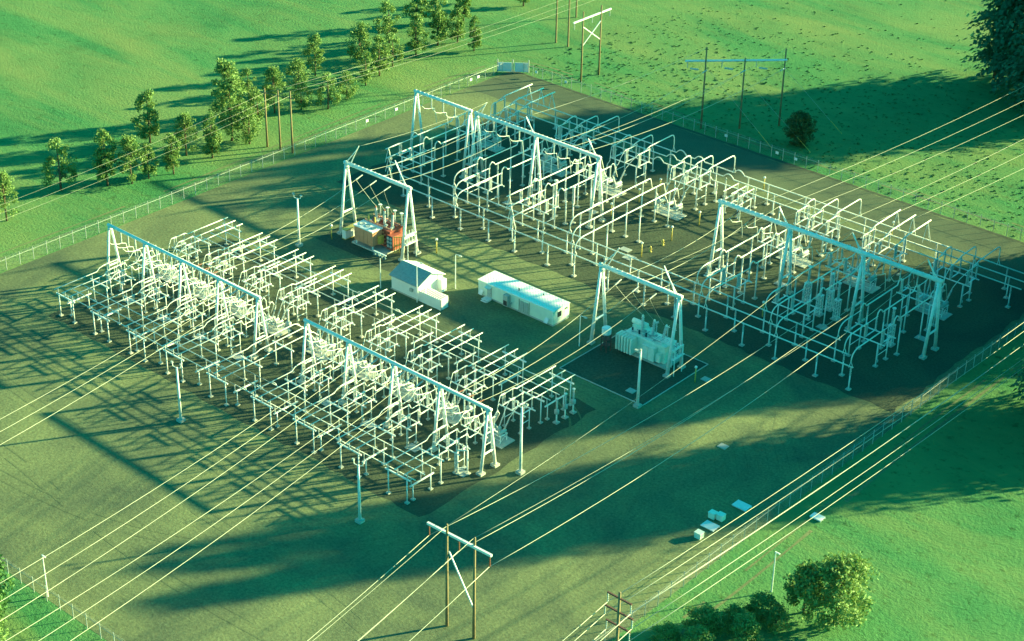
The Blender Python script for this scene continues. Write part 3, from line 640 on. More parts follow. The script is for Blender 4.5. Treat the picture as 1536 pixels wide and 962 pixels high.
for xx in (-28.1, -12.2):
    part('hatch', MB().quad((xx - .45, y0 - .02, 1.35), (xx + .45, y0 - .02, 1.35), (xx + .45, y0 - .6, .6), (xx - .45, y0 - .6, .6)).quad((xx - .45, y0 - .6, .56), (xx + .45, y0 - .6, .56), (xx + .45, y0 - .02, 1.31), (xx - .45, y0 - .02, 1.31)), WHITE, t)
acu = part('air_conditioner', MB().box((-21.6, y0 - .45, 1.7), (1.1, .88, 2.2)), EQUIP, t); part('grille', MB().box((-21.6, y0 - .91, 1.25), (.85, .05, .95)), DARKIN, acu)
part('elbow', MB().path([(-20.7, y0 - .05, 1.3), (-20.7, y0 - .4, 1.3), (-20.7, y0 - .4, .6)], .1, 6), EQUIP, t)
part('double_door', MB().box((-18.2, y0 - .06, 1.5), (.85, .12, 2.1)).box((-17.2, y0 - .06, 1.5), (.85, .12, 2.1)), EQUIP, t)
part('pipe', MB().tube((-18.9, y0 - .08, .4), (-18.9, y0 - .08, 2.8), .05, n=5).tube((-16.5, y0 - .08, .4), (-16.5, y0 - .08, 2.9), .05, n=5), DARKIN, t)
wn = part('window', MB().box((x1 + .03, 3.1, 2.0), (.06, 1.0, 1.1)), GLASSM, t); part('frame', MB().box((x1 + .05, 3.1, 2.58), (.08, 1.2, .08)).box((x1 + .05, 3.1, 1.42), (.08, 1.2, .08)), WHITE, wn)
part('end_light', MB().box((x1 + .15, 5.1, 2.5), (.3, .3, .3)), EQUIP, t)

# ------------------------------------------------------------------ masts, lamps, marker posts
def mast(label, x, y, h, horns, group):
    t = thing('lightning_mast', label, 'mast', (x, y, 0), group)
    part('pole', MB().tube((0, 0, .2), (0, 0, h), .26, .16, 10), STEEL, t, smooth=True); link('footing', m_foot(1.1, .5), t)
    if horns:
        part('lamp_bracket', MB().path([(0, 0, h - .1), (-.7, -.2, h + .1), (-.75, -.2, h + .7)], .07, 5).path([(0, 0, h - .1), (.7, .2, h + .1), (.75, .2, h + .6)], .07, 5), STEEL, t)
        part('floodlight', MB().box((-.8, -.25, h + .8), (.4, .3, .3)).box((.8, .25, h + .7), (.4, .3, .3)), EQUIP, t)
    else: part('floodlight', MB().box((-.5, -.2, h), (1.0, .4, .3)).box((0, 0, h + .25), (.3, .3, .4)), EQUIP, t)
mast('tall pale mast with two floodlights standing alone before the near yard corner', 6.65, -64.5, 10.2, True, 'floodlight masts')
mast('tall pale mast beside the nearest leg of the near gantry', 15.8, -38.2, 12.2, True, 'floodlight masts')
mast('tall pale mast at the left front edge of the near yard', -35.0, -64.5, 10.2, True, 'floodlight masts')
mast('tall pale mast in the lit ground left of the orange transformer', -67.8, -7.8, 10.2, True, 'floodlight masts')
mast('tall pale mast on the dark ground in front of the white transformer', 17.1, -9.9, 10.7, False, 'floodlight masts')
def lamp(label, x, y, h, quad_=False):
    t = thing('lamp_post', label, 'lamp post', (x, y, 0), 'lamp posts')
    part('pole', MB().tube((0, 0, 0), (0, 0, h), .10, .07, 8), STEEL, t)
    if quad_:
        b = MB().box((0, 0, h), (3.2, .2, .2)); part('arm', b, STEEL, t)
        for q in range(4): part('lamp_head', MB().lathe((-1.3 + q * .87, -.15, h - .25), [(.1, 0), (.34, -.35), (.3, -.42)], 10), CASING, t)
    else:
        part('arm', MB().path([(0, 0, h - .1), (.15, 0, h + .15), (.9, .2, h + .1)], .06, 5), STEEL, t); part('lamp_head', MB().box((1.0, .22, h + .02), (.6, .35, .18)), EQUIP, t)
lamp('slim lamp post with four dark lamps between the orange transformer and the house', -43.9, -9.4, 7.3, True)
lamp('slim lamp post with a single arm right of the white house', -33.6, 0.0, 7.1)
lamp('slim lamp post with a single arm left of the white transformer', -3.0, -.8, 6.0)
lamp('thin plain lamp post close to the front wall of the white house', -35.15, -8.7, 8.3)
def marker(label, x, y, h, group):
    t = thing('marker_post', label, 'marker post', (x, y, 0), group)
    part('post', MB().tube((0, 0, 0), (0, 0, h), .12, n=8), YELLOW, t, smooth=True); part('cap', MB().lathe((0, 0, h), [(.2, 0), (.27, .15), (.2, .36), (.06, .4)], 10), WHITE, t, smooth=True)
for lab, x, y in (('nearest of the yellow posts in the empty bay, beside a green mat', -16.3, 34.3), ('second of the yellow posts in the empty bay', -16.3, 44.0), ('yellow post in the empty bay by the circuit breaker', -16.3, 53.2), ('yellow post behind the back busbars at the empty bay', -16.3, 76.0),
                  ('yellow post left of the orange transformer gantry', -65.3, -1.5), ('yellow post right of the orange transformer gantry', -46.2, 8.2), ('yellow post behind the back busbars near the right end', 14.5, 76.0), ('slim yellow post left of the fourth bay breaker', -31.7, 53.4), ('slim yellow post in the gap left of the fourth bay tubes', -31.6, 44.1), ('slim yellow post left of the fourth bay back switch', -31.6, 60.4),
                  ('short yellow post in front of the lattice columns', 14.6, 30.5), ('slim yellow post beside the white transformer pad', 19.4, 3.2)):
    marker(lab + ', white cap', x, y, 2.8, 'marker posts')
for j, (x, y) in enumerate(((-16.3, 37.2), (-16.3, 41.2))):
    t = thing('hydrant', ('small yellow hydrant in the empty bay, nearer the front busbars', 'small yellow hydrant in the empty bay, farther from the front busbars')[j], 'hydrant', (x, y, 0), 'hydrants')
    part('stem', MB().lathe((0, 0, 0), [(.3, 0), (.3, .1), (.15, .2), (.15, 1.0), (.22, 1.05), (.1, 1.25)], 10), YELLOW, t); part('outlet', MB().tube((-.35, 0, .7), (.35, 0, .7), .09, n=6), YELLOW, t)
solo('grounding_mat', MB().box((0, 0, .05), (2.2, 2.0, .08)), GRATE, 'green grey mat on gravel beside the nearest yellow post', 'mat', None, (-17.8, 32.4, 0))
for x, y, l in ((13.2, -6.6, 'in front of the white transformer, near the mast'), (20.3, 5.2, 'right of the white transformer gantry'), (34.8, -10.1, 'alone on the dirt between the power lines')):
    solo('concrete_cover', MB().box((0, 0, .06), (1.5, 1.3, .12)).box((0, 0, .13), (1.1, .9, .04)), CONC, f'square concrete cover {l}', 'cover', 'concrete covers', (x, y, 0))
for x, y, l, s in ((46.8, -22.0, 'white flat pallet, farthest of the small things by the right fence', (2.6, 1.8, .25)), (46.3, -29.6, 'pale plywood sheet lying beside two small crates', (2.4, 1.8, .2)), (57.0, -16.6, 'white pallet lying in grass outside the right fence', (2.0, 1.4, .25))):
    solo('pallet', MB().box((0, 0, s[2]), (s[0], s[1], .08)).box((0, -s[1] * .4, s[2] / 2), (s[0], .12, s[2])).box((0, 0, s[2] / 2), (s[0], .12, s[2])).box((0, s[1] * .4, s[2] / 2), (s[0], .12, s[2])), WHITE, l, 'pallet', 'pallets by the right fence', (x, y, 0))
for x, y, l in ((45.2, -27.4, 'teal crate, left of the pair beside the plywood sheet'), (46.4, -27.0, 'teal crate, right of the pair beside the plywood sheet'), (46.7, -33.0, 'pale crate standing alone nearest the camera')):
    solo('crate', MB().box((0, 0, .55), (1.1, 1.0, .9)).box((0, 0, 1.02), (1.2, 1.1, .08)).box((0, 0, .05), (1.0, .9, .1)), MINT, l, 'crate', 'crates by the right fence', (x, y, 0))

# ------------------------------------------------------------------ fences
def mesh_mat():
    m = bpy.data.materials.new('chain_link'); nt, N, L, B = nodes(m); B.inputs['Base Color'].default_value = (.25, .27, .25, 1); B.inputs['Metallic'].default_value = .2; B.inputs['Roughness'].default_value = .5
    tr = N.new('ShaderNodeBsdfTransparent'); mx = N.new('ShaderNodeMixShader'); out = [x for x in N if x.type == 'OUTPUT_MATERIAL'][0]
    g = N.new('ShaderNodeNewGeometry'); s = N.new('ShaderNodeSeparateXYZ'); L.new(g.outputs['Position'], s.inputs[0])
    fac = []
    for sg in (1, -1):
        a = N.new('ShaderNodeMath'); a.operation = 'ADD'; L.new(s.outputs['X'], a.inputs[0]); L.new(s.outputs['Y'], a.inputs[1])
        b = N.new('ShaderNodeMath'); b.operation = 'MULTIPLY_ADD'; L.new(s.outputs['Z'], b.inputs[0]); b.inputs[1].default_value = sg; L.new(a.outputs[0], b.inputs[2])
        c = N.new('ShaderNodeMath'); c.operation = 'MULTIPLY'; c.inputs[1].default_value = 12; L.new(b.outputs[0], c.inputs[0])
        d = N.new('ShaderNodeMath'); d.operation = 'FRACT'; L.new(c.outputs[0], d.inputs[0])
        e = N.new('ShaderNodeMath'); e.operation = 'LESS_THAN'; e.inputs[1].default_value = .04; L.new(d.outputs[0], e.inputs[0]); fac.append(e)
    mxm = N.new('ShaderNodeMath'); mxm.operation = 'MAXIMUM'; L.new(fac[0].outputs[0], mxm.inputs[0]); L.new(fac[1].outputs[0], mxm.inputs[1])
    L.new(mxm.outputs[0], mx.inputs['Fac']); L.new(tr.outputs[0], mx.inputs[1]); L.new(B.outputs[0], mx.inputs[2]); L.new(mx.outputs[0], out.inputs['Surface'])
    return m
CHAIN = mesh_mat()
def fence(label, a, b, n):
    t = thing('chain_link_fence', label, 'fence', (0, 0, 0), 'perimeter fences'); a = Vector((*a, 0)); b = Vector((*b, 0)); d = (b - a)
    part('mesh_panel', MB().quad(a + Vector((0, 0, .1)), b + Vector((0, 0, .1)), b + Vector((0, 0, 2.2)), a + Vector((0, 0, 2.2))), CHAIN, t)
    r = MB().tube(a + Vector((0, 0, 2.22)), b + Vector((0, 0, 2.22)), .028, n=5)
    for z in (2.45, 2.7): r.tube(a + Vector((0, 0, z)), b + Vector((0, 0, z)), .01, n=3)
    part('rail', r, FENCE, t); pm = cm(('post', 'fence'), lambda: MB().tube((0, 0, 0), (0, 0, 2.75), .065, n=6), FENCE)
    for i in range(n + 1): link('post', pm, t, a + d * (i / n))
fence('chain link fence along the left side of the yard toward the trees', (-100.4, -107.5), (-100.4, 88.5), 64)
fence('chain link fence along the far side between lane and green field', (-96.5, 91.8), (52.2, 91.8), 50)
fence('chain link fence along the right side of the yard by the woods', (52.2, 91.8), (52.2, -107.8), 66)
fence('chain link fence along the near side below the wooden frame', (52.2, -107.8), (-100.4, -107.8), 50)
t = thing('yard_gate', 'pale panelled gate at the far left corner of the fence', 'gate', (-98.6, 90.3, 0))
b = MB()
for q in range(2): b.box((-1.6 + q * 3.2, -1.2 + q * 2.6, 1.3), (3.4, .1, 2.3), .68)
part('leaf', b, WHITE, t); part('gate_post', MB().tube((-2.9, -2.3, 0), (-2.9, -2.3, 3.2), .14).tube((0, 0, 0), (0, 0, 3.2), .14).tube((2.9, 2.4, 0), (2.9, 2.4, 3.2), .14), FENCE, t)
for j, (x, y) in enumerate(((-92.4, 91.65), (-83.2, 91.65), (-37.1, 91.65), (-23.6, 91.65), (-18.8, 91.65), (-100.25, 79.8), (-100.25, 77.2), (-100.25, 52.2), (-100.25, 42.9))):
    d = (.75, .05, .6) if y > 90 else (.05, .75, .6)
    solo('fence_sign', MB().box((0, 0, 1.4), d), WHITE, ('blank looking white sign on the far side fence' if y > 90 else 'blank looking white sign on the left side fence'), 'sign', 'white signs on the far fence' if y > 90 else 'white signs on the left fence', (x, y, 0))

# ------------------------------------------------------------------ wooden pole structures
def pole(t, x, y, h, m=WOOD): return part('pole', MB().tube((x, y, 0), (x, y, h), .24, .16, 8), m, t, smooth=True)
t = thing('wooden_pole_frame', 'two pole wooden frame with white crossarm and brace in the foreground', 'pole frame', (0, 0, 0))
HX, HY = 34.0, -74.3
P0, P1 = (33.2, -73.7), (37.8, -73.2)
pole(t, *P0, 17.2); pole(t, *P1, 17.0)
part('crossarm', MB().box((35.2, -73.45, 15.6), (11.4, .34, .36), .03), WHITE, t)
part('brace', MB().tube((33.3, -73.4, 12.6), (37.7, -73.0, 4.6), .13, n=6), WHITE, t)
HI = [(29.8, -73.6), (35.2, -73.45), (40.6, -73.3)]
for x, y in HI: std_ins(t, x, y, 13.7, 1.75, .14, BROWNP)
for j, pts in enumerate((((-45.5, 93.9, 19.3), (-39.2, 99.9, 16.8), (-33.6, 107.4, 18.4)),)):
    t = thing('wooden_pole_frame', 'three pole wooden frame with long white crossarm in the green field', 'pole frame', (0, 0, 0))
    for x, y, h in pts: pole(t, x, y, h)
    part('crossarm', MB().path([(-49.0, 91.0, 15.9), (-33.0, 107.2, 15.9)], .27, 4), WHITE, t)
    for k in range(3):
        x, y = -48.6 + k * 5.4, 91.4 + k * 5.5
        std_ins(t, x, y, 14.3, 1.5, .12, PORC)
        q = part('dead_end', MB().lathe((x + .5, y + .3, 14.2), [(.1, 0), (.2, .1), (.2, 1.9), (.1, 2.0)], 8, (.7, .7, -.15)), PORC, t)
    for (x, y, h), (gx, gy) in zip(pts, ((-27.5, 95.5), (-20.0, 99.5), (-20.5, 113))):
        g = part('guy_wire', MB().tube((x, y, h - 4.5), (gx, gy, .1), .03, n=4), WIRE, t)
        part('guard', MB().tube(Vector((gx, gy, .1)), Vector((gx, gy, .1)).lerp(Vector((x, y, h - 4.5)), .2), .07, n=5), YELLOW, g)
t = thing('wooden_pole_frame', 'two pole wooden frame with crossed braces beyond the far fence', 'pole frame', (0, 0, 0))
pole(t, -82.9, 96.9, 17.4); pole(t, -82.7, 103.4, 17.4)
part('crossarm', MB().box((-82.8, 100.2, 15.6), (.3, 14.0, .34)), WHITE, t)
part('brace', MB().tube((-82.9, 97, 13.6), (-82.7, 103.3, 9.0), .13, n=6).tube((-82.9, 97, 9.0), (-82.7, 103.3, 13.6), .13, n=6), WHITE, t)
for q in (93.6, 100.2, 106.8): std_ins(t, -82.8, q, 13.9, 1.6, .13, PORC)
LPT = [(-107.9, 20.0, 13.6), (-104.6, 20.8, 13.8), (-101.6, 21.6, 14.2)]
t = thing('wooden_pole_frame', 'three dark wooden poles side by side outside the left fence', 'pole frame', (0, 0, 0))
for x, y, h in LPT: pole(t, x, y, h)
part('crossarm', MB().path([(-109, 19.7, 12.6), (-100.6, 21.9, 12.6)], .13, 4), WOOD, t)
for x, y, h, l in ((-104.2, 113.0, 16.5, 'left of the pair far behind the crossed brace frame'), (-100.2, 112.9, 16.5, 'right of the pair far behind the crossed brace frame'), (-112.5, 131, 16, 'thin pole in the haze above the far left corner')):
    solo('utility_pole', MB().tube((0, 0, 0), (0, 0, h), .24, .16, 8).box((0, 0, h - 1.2), (2.6, .16, .18), .8), WOOD, f'lone dark wooden pole, {l}', 'pole', 'lone far poles', (x, y, 0))
BX, BY, BH = 60.6, -71.0, 18.5
t = thing('utility_pole', 'rust brown double crossarm pole cut off by the bottom edge', 'pole', (BX, BY, 0))
part('pole', MB().tube((0, 0, 0), (0, 0, BH), .26, .18, 8), WOOD, t, smooth=True)
BRI = []
for z in (17.6, 15.4, 13.2):
    part('crossarm', MB().box((0, 0, z), (3.9 if z != 15.4 else 4.6, .2, .22)), BROWNST, t)
    hw = 1.85 if z != 15.4 else 2.2
    for s in (-1, 1): std_ins(t, s * hw, 0, z - 1.5, 1.35, .12, PORC); BRI.append((BX + s * hw, BY, z - 1.5))
for x, y, h, l in ((-12.7, -107.1, 7.2, 'slim pale pole at the bottom left beside the near fence'), (62.2, -36.6, 7.0, 'slim pale pole in the bushes outside the right fence')):
    solo('slim_pole', MB().tube((0, 0, 0), (0, 0, h), .12, .08, 8).box((.3, 0, h), (.8, .2, .15)), STEEL, l, 'pole', None, (x, y, 0))

# ------------------------------------------------------------------ conductors
def wire(label, a, b, sag, group, r=.055, dead=(1, 1), m=WIRE, sl=1.9):
    a = Vector(a); b = Vector(b); n = 18; pts = []
    for i in range(n + 1):
        s = i / n; p = a.lerp(b, s); p.z -= sag * 4 * s * (1 - s); pts.append(p)
    t = thing('power_line', label, 'power line', (0, 0, 0), group)
    part('conductor', MB().path(pts, r * .8, 4), m, t, smooth=True)
    for e, use in ((0, dead[0]), (1, dead[1])):
        if use:
            p = pts[0] if e == 0 else pts[-1]; q = pts[1] if e == 0 else pts[-2]
            part('insulator_string', ins_mb(sl, .17, (q - p).normalized(), p, 7), PORC if use == 1 else use, t, smooth=True)
PH = ('leftmost', 'middle', 'rightmost')
YG, ZG = 39.4, ZR - .5
for k in (-1, 0, 1):
    w = PH[k + 1]
    wire(f'{w} conductor from the orange transformer gantry back to the three legged far gantry', (-57.3 + k * 3.8, 3.8, 14.1), (-56.0 + k * 3.5, 39.1, 14.1), 1.2, 'lines behind the orange transformer', .055, (1, 1))
    wire(f'{w} conductor from the orange transformer gantry down to the left near gantry', (-57.3 + k * 3.8, 3.2, 13.6), (-57.0 + k * 2.1, -40.7, 10.9), 1.8, 'lines before the orange transformer', .06, (1, BROWNP))
    wire(f'{w} conductor from the white transformer gantry back to the right far gantry', (6.3 + k * 3.8, 3.8, 14.3), (5.5 + k * 3.5, 39.1, 14.1), 1.2, 'lines behind the white transformer', .06, (BROWNP, BROWNP))
    wire(f'{w} conductor from the white transformer gantry down to the near gantry', (6.3 + k * 3.8, 3.2, 13.8), (6.3 + k * 2.1, -40.7, 10.9), 1.8, 'lines before the white transformer', .065, (1, BROWNP))
    for g, x, lab in (('orange', -57.3, (-56.5, 4.4, 7.3)), ('white', 6.3, (8.2, 5.8, 6.7))):
        xx = x + k * 3.8
        wire(f'{w} drop wire from gantry to bushing of the {g} transformer', (xx, 1.35, 13.35 if g == 'orange' else 13.55), (lab[0] + k * 2.15, lab[1], lab[2]), .25, f'drop wires of the {g} transformer', .04, (0, 0))
    # feeders
    for cx, nm, ye, ze, dx_ in ((-14.6, 'second', -150, 14, 15.5), (-4.4, 'first', -150, 14, 15.5), (-46.8, 'fourth', -155, 13, 14.0)):
        wire(f'{w} feeder conductor leaving the near yard to the bottom left, {nm} group from the right', (cx + k * 2.1, -41.3, 10.9), (cx + dx_ + k * 3.6, ye, ze), 2.2, f'{nm} feeder group at the bottom left', .055, (1, 0))
    x, y = HI[k + 1]
    wire(f'{w} conductor from the foreground wooden frame back to the right far gantry', (x, y, 13.7), (36.4 + k * 3.4, 39.1, 14.0), 2.6, 'lines from the foreground frame to the far yard', .062, (0, BROWNP))
    wire(f'{w} conductor from the foreground wooden frame out of the bottom edge', (x, y, 13.7), (x + 14.5, y - 150, 16.5), 4.5, 'lines leaving the foreground frame at the bottom', .058, (0, 0))
    wire(f'{w} conductor from the field frame to the three legged far gantry', ((-44.8, -38.6, -32.9)[k + 1], (93.6, 99.4, 106.6)[k + 1], 14.2), (-39.9 + k * 3.5, 39.7, 14.1), 1.6, 'lines from the field frame', .055, (1, 1))
    for c0, nm in ((5.5, 'left'), (21.0, 'right')):
        wire(f'{w} conductor of the {nm} group leaving the right far gantry to the upper right', (c0 + k * 3.5, 39.8, 14.1), (c0 + 15 + k * 5.5, 260, 19), 5.0, f'{nm} line group at the upper right', .038, (1, 0))
for x, px_, lab in ((33.2, 28.6, 'left'), (37.8, 43.6, 'right')):
    wire(f'thin {lab} shield wire from foreground frame pole top to the right far gantry', (x, -73.5, 17.0), (28.8 - 2.8 if lab == 'left' else 44 - 2.8, 39.4, ZR + 3.2), 2.0, 'shield wires of the foreground frame', .038, (0, 0))
    wire(f'thin {lab} shield wire from foreground frame pole top out of the bottom edge', (x, -73.5, 17.0), (x + 14.5, -223, 19.5), 4.0, 'shield wires leaving at the bottom', .038, (0, 0))
wire('thin shield wire from the field frame left pole to the far gantry spike', (-45.5, 93.9, 19.1), (-50.8, 39.4, ZR + 3.2), 1.0, 'shield wires of the field frame', .04, (0, 0))
wire('thin shield wire from the field frame right pole to the far gantry spike', (-33.6, 107.4, 18.2), (-34.6, 39.4, ZR + 3.2), 1.0, 'shield wires of the field frame', .04, (0, 0))
wire('thin shield wire from orange transformer gantry spike back to the far gantry', (-62.2, 3.5, ZR + 4.6), (-61.4, 39.4, ZR + 3.2), .8, 'shield wires behind the orange transformer', .035, (0, 0))
wire('thin shield wire from white transformer gantry spike back to the right far gantry', (11.15, 3.5, ZR + 4.8), (10.4, 39.4, ZR + 3.2), .8, 'shield wires behind the white transformer', .035, (0, 0))
for j, (x, y, z) in enumerate(BRI):
    lv = ('top', 'middle', 'bottom')[j // 2]; sd = ('left', 'right')[j % 2]
    wire(f'{lv} {sd} conductor running from the rust brown pole to the upper right', (x, y, z), (x + 2.6 + j * .25, 190, z + 1), 4.6, 'lines of the rust brown pole', .06, (0, 0))
    wire(f'{lv} {sd} conductor running from the rust brown pole out of the bottom edge', (x, y, z), (x + 2, y - 120, z), 3, 'lines leaving the rust brown pole', .06, (0, 0))
for j, (x, y, h) in enumerate(LPT):
    wire(f'{PH[j]} thin wire running from the three left poles toward the far left corner', (x, y, h - 1.0), (x + 8, 210, 16), 3.5, 'wires of the three left poles', .025, (0, 0))
    wire(f'{PH[j]} thin wire running from the three left poles toward the lower left', (x, y, h - 1.0), (x - 4, -160, 14), 5, 'lower wires of the three left poles', .025, (0, 0))

# ------------------------------------------------------------------ trees
def leaf_cloud(mb, centres, per, size, rnd, flat=.5):
    for (cx, cy, cz, cr) in centres:
        for _ in range(per):
            a = rnd.uniform(0, 2 * pi); u = rnd.uniform(-1, 1); r = cr * (rnd.random() ** .45); q = sqrt(1 - u * u)
            p = Vector((cx + r * q * cos(a), cy + r * q * sin(a), cz + r * u * .8))
            s = size * rnd.uniform(.6, 1.3)
            n = Vector((rnd.gauss(0, 1), rnd.gauss(0, 1), rnd.gauss(flat, 1))).normalized(); t1 = n.orthogonal().normalized(); t1.rotate(Matrix.Rotation(rnd.uniform(0, 6.28), 3, n)); t2 = n.cross(t1)
            mb.quad(p - t1 * s, p - t2 * s * .55, p + t1 * s, p + t2 * s * .55)
def deciduous(seed, h, w, nc, per, size, m, trunk=.25):
    rnd = random.Random(seed); c = MB(); cs = []
    for _ in range(nc):
        f = rnd.uniform(.16, .98); prof = sin(pi * min(1, f * .85 + .12)) ** .7; a = rnd.uniform(0, 2 * pi); r = w * prof * rnd.uniform(.35, 1.0)
        cs.append((r * cos(a), r * sin(a), h * f, w * rnd.uniform(.22, .42)))
    leaf_cloud(c, cs, per, size, rnd)
    tr = MB().path([(0, 0, 0), (.1, 0, h * .3), (0, .15, h * .6), (0, 0, h * .85)], trunk, 7, trunk * .25)
    for q in range(7):
        x, y, z, r = cs[q]; tr.path([(0, 0, h * (.15 + .07 * q)), (x * .5, y * .5, z * .8), (x, y, z)], trunk * .35, 5, trunk * .08)
    return c.mesh('crown', m), tr.mesh('trunk', BARK, True)
def conifer(seed, h, w, m):
    rnd = random.Random(seed); c = MB(); tr = MB().path([(0, 0, 0), (0, 0, h * .5), (0, 0, h)], .45, 7, .05); z = h * .12
    while z < h * .985:
        f = 1 - z / h; L0 = w * (f ** .6) * rnd.uniform(.75, 1.15) + .25; n = 7 + int(6 * f)
        for k in range(n):
            a = rnd.uniform(0, 2 * pi); L = L0 * rnd.uniform(.65, 1.15); d = Vector((cos(a), sin(a), -.25 - .2 * f)); side = Vector((-sin(a), cos(a), 0))
            for j in range(13):
                q = (j // 2 + .5) / 6.6; p = Vector((0, 0, z)) + d * L * q + side * rnd.uniform(-1, 1) * L * .20 * (1.15 - q) + Vector((0, 0, rnd.uniform(-.35, .2)))
                ww = rnd.uniform(.16, .34); ln = rnd.uniform(.3, .7); up = Vector((rnd.gauss(0, .12), rnd.gauss(0, .12), rnd.gauss(0, .16)))
                e = (d + side * rnd.uniform(-.7, .7)).normalized()
                c.quad(p - e * ln * .6, p + side * ww + up, p + e * ln - Vector((0, 0, .2)), p - side * ww - up)
        z += h * .021 + .1
    return c.mesh('crown', m), tr.mesh('trunk', BARK, True)
def tree(name, label, meshes, x, y, s, group, rz=None):
    t = thing(name, label, 'tree' if 'bush' not in name else 'bush', (x, y, 0), group, random.uniform(0, 6.28) if rz is None else rz)
    t.scale = (s * random.uniform(.9, 1.1), s * random.uniform(.9, 1.1), s)
    link('crown', meshes[0], t); link('trunk', meshes[1], t); return t
DEC = [deciduous(11 + q, (11, 9.5, 12.5, 10, 13)[q], (2.9, 3.6, 2.5, 3.2, 3.3)[q], (50, 38, 60, 30, 56)[q], 70, .26, LEAFY) for q in range(5)]
row = [(-113.5, -8.0), (-111.6, -3.0), (-117, 5), (-112, 8), (-116, 17), (-112, 18.5), (-121, 34), (-118, 39.5), (-114, 44), (-115, 51), (-118, 60), (-120, 66.5), (-122, 73), (-122.8, 82), (-124, 91), (-122, 96), (-115, 94.5), (-114, -12), (-117, -16), (-125, 24), (-127, 47), (-131, 56), (-130, 70), (-134, 84), (-120, 28), (-122, -24), (-128, 4), (-132, 36), (-138, 98), (-131, 108), (-140, 120), (-128, 128), (-118, -40), (-125, -52), (-119, -66)]
for j, (x, y) in enumerate(row):
    tree('broadleaf_tree', 'yellow green tree in the loose row beyond the left fence', DEC[(j * 2 + j // 3) % 5], x, y, random.uniform(.65, 1.1), 'trees in the row beyond the left fence')
CON = [conifer(31 + q, 34, 6.6, LEAFC) for q in range(3)]
def sa(s, a): return (.53 * a + .848 * s, .848 * a - .53 * s)
wood = []
def belt(s0, s1, step, a, da, k):
    s_ = s0; n_ = 0
    while s_ <= s1:
        wood.append((*sa(s_ + random.uniform(-1.2, 1.2), a + random.uniform(0, da)), k * random.uniform(.92, 1.08))); s_ += step; n_ += 1
belt(37.5, 54, 5.4, 66, 6, 1.1); belt(39, 52, 6.2, 76, 8, 1.22); belt(43, 50, 6.4, 90, 8, 1.3)
belt(-10, 25.5, 4.2, 100, 8, 1.06); belt(-9, 25.5, 4.6, 113, 10, 1.18); belt(-8, 25.5, 6, 128, 8, 1.25); belt(16, 25.5, 5, 142, 6, 1.35)
belt(-100, -67, 4.2, 134, 6, 1.34); belt(-96, -68, 4.6, 145, 8, 1.46)
for j, (x, y, k_) in enumerate(wood):
    tree('conifer_tree', 'tall dark conifer in the wood along the right edge', CON[j % 3], x, y, k_, 'conifers of the wood on the right')
DG = deciduous(51, 11.5, 5.2, 70, 110, .28, LEAFG, .35); DYB = deciduous(52, 11, 5.0, 60, 110, .28, LEAFY, .35)
tree('broadleaf_tree', 'bright yellow green spreading tree outside the right fence at lower right', DYB, 73.0, -36.5, 1.0, None)
tree('broadleaf_tree', 'smaller yellow tree touching the bright spreading tree at lower right', deciduous(53, 9, 3.2, 40, 90, .27, LEAFY, .28), 68.2, -37.5, .9, None)
tree('broadleaf_tree', 'bright green tree at the bottom left corner outside the near fence', DG, -14.5, -117.5, 1.0, None)
tree('broadleaf_tree', 'bright green tree at the left edge, lower of the corner pair', deciduous(54, 9, 4.2, 50, 90, .27, LEAFY, .3), -8.5, -120.5, 1.0, None)
B1 = deciduous(61, 4.6, 2.8, 34, 80, .19, LEAFY, .15)
for j, (x, y) in enumerate(((62.7, -46.8), (64.8, -43.0), (60.8, -51.0), (66.5, -49.5), (63.0, -55.5), (58.5, -56.5), (67.5, -43.5))):
    tree('green_bush', 'low green bush in the strip outside the right fence, bottom of picture', B1, x, y, random.uniform(.7, 1.1), 'bushes outside the right fence')
rnd = random.Random(5); c = MB(); cs = []
for _ in range(120):
    a = rnd.uniform(0, 2 * pi); f = rnd.uniform(.05, 1); r = 3.6 * sqrt(max(.1, 1 - (f * 1.5 - .75) ** 2 / .7)) * rnd.uniform(.3, 1); cs.append((r * cos(a), r * sin(a), 7.0 * f, .8))
leaf_cloud(c, cs, 55, .22, rnd)
tk = MB()
for q in range(9): a = q * .7; tk.path([(.15 * cos(a), .15 * sin(a), 0), (1.1 * cos(a), 1.1 * sin(a), 3), (1.9 * cos(a), 1.9 * sin(a), 6)], .09, 5, .03)
tree('round_bush', 'big round brownish green bush alone in the green field', (c.mesh('crown', LEAFB), tk.mesh('trunk', BARK)), -24.6, 101.5, 1.0, None)

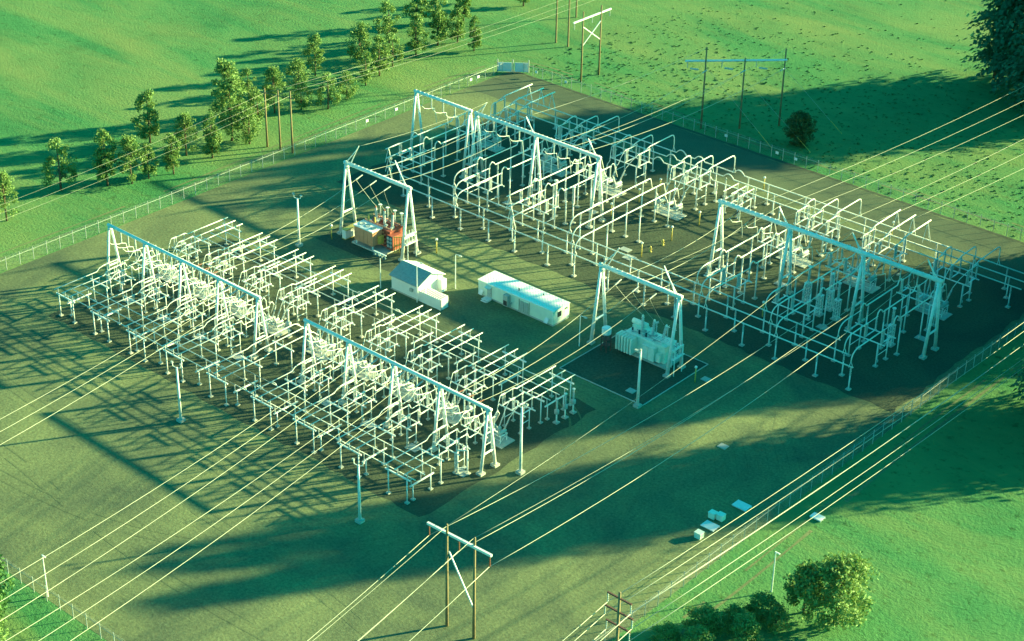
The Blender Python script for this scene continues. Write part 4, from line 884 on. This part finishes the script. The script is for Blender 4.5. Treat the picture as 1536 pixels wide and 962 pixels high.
# grass tufts in the field behind the far fence (uncountable): one object
rnd = random.Random(9); g = MB()
for _ in range(2600):
    x = rnd.uniform(-99, 55); y = 92.6 + abs(rnd.gauss(0, 1)) * 42
    s = rnd.uniform(.2, .6)
    for q in range(3):
        a = rnd.uniform(0, 6.28); dx, dy = cos(a) * s, sin(a) * s; hh = s * rnd.uniform(.2, .45)
        g.quad((x - dx * .5, y - dy * .5, 0), (x + dx * .5, y + dy * .5, 0), (x + dx * .7 + .1, y + dy * .7, hh), (x - dx * .2, y - dy * .2, hh * .9))
GT = mat('grass_tuft', (.055, .19, .05), (.04, .14, .04), .9, 0, .3)
go = link('grass_tufts', g.mesh('grass_tufts', GT)); tag(go, 'rough tufts of green grass in the field behind the fence', 'grass', None, 'stuff')

# ------------------------------------------------------------------ light
EL = 14.5; SH = Vector((-.53, -.848, 0)).normalized()
sd = Vector((-SH.x * cos(radians(EL)), -SH.y * cos(radians(EL)), sin(radians(EL))))      # towards the sun
L = bpy.data.lights.new('sun', 'SUN'); L.energy = 5.0; L.angle = radians(.8); L.color = (.98, .98, .42)
lo = bpy.data.objects.new('sun', L); COL.objects.link(lo); lo.rotation_euler = sd.to_track_quat('Z', 'Y').to_euler(); lo.location = (60, 60, 120)
W = bpy.data.worlds.new('World'); sc.world = W; W.use_nodes = True; N = W.node_tree.nodes; K = W.node_tree.links
bg = N['Background']; sky = N.new('ShaderNodeTexSky'); sky.sky_type = 'NISHITA'; sky.sun_disc = False
sky.sun_elevation = radians(EL); sky.sun_rotation = math.atan2(sd.x, sd.y)
mx = N.new('ShaderNodeMixRGB'); mx.blend_type = 'MULTIPLY'; mx.inputs['Fac'].default_value = 1; mx.inputs['Color2'].default_value = (.03, .90, .86, 1)
K.new(sky.outputs[0], mx.inputs['Color1']); K.new(mx.outputs[0], bg.inputs['Color']); bg.inputs['Strength'].default_value = .082

# ------------------------------------------------------------------ camera
cam = bpy.data.cameras.new('camera'); co = bpy.data.objects.new('camera', cam); COL.objects.link(co); sc.camera = co
right = Vector((0.7510532289704832, 0.6599997466616183, 0.017871252323511083)); down = Vector((0.332541924018568, -0.3547583451780074, -0.8738205681354672)); fwd = Vector((-0.5703813776965723, 0.6622286998712463, -0.4859199862567898))
M = Matrix((right, -down, -fwd)).transposed().to_4x4(); M.translation = Vector((170, -220, 160)); co.matrix_world = M
cam.sensor_width = 36; cam.lens = 36 * 2726.416 / 1536; cam.clip_end = 6000; cam.clip_start = 1
sc.view_settings.view_transform = 'Standard'; sc.view_settings.look = 'None'; sc.view_settings.exposure = 2.0; sc.view_settings.gamma = 1
sc.cycles.max_bounces = 5; sc.cycles.transparent_max_bounces = 12; sc.cycles.use_denoising = True
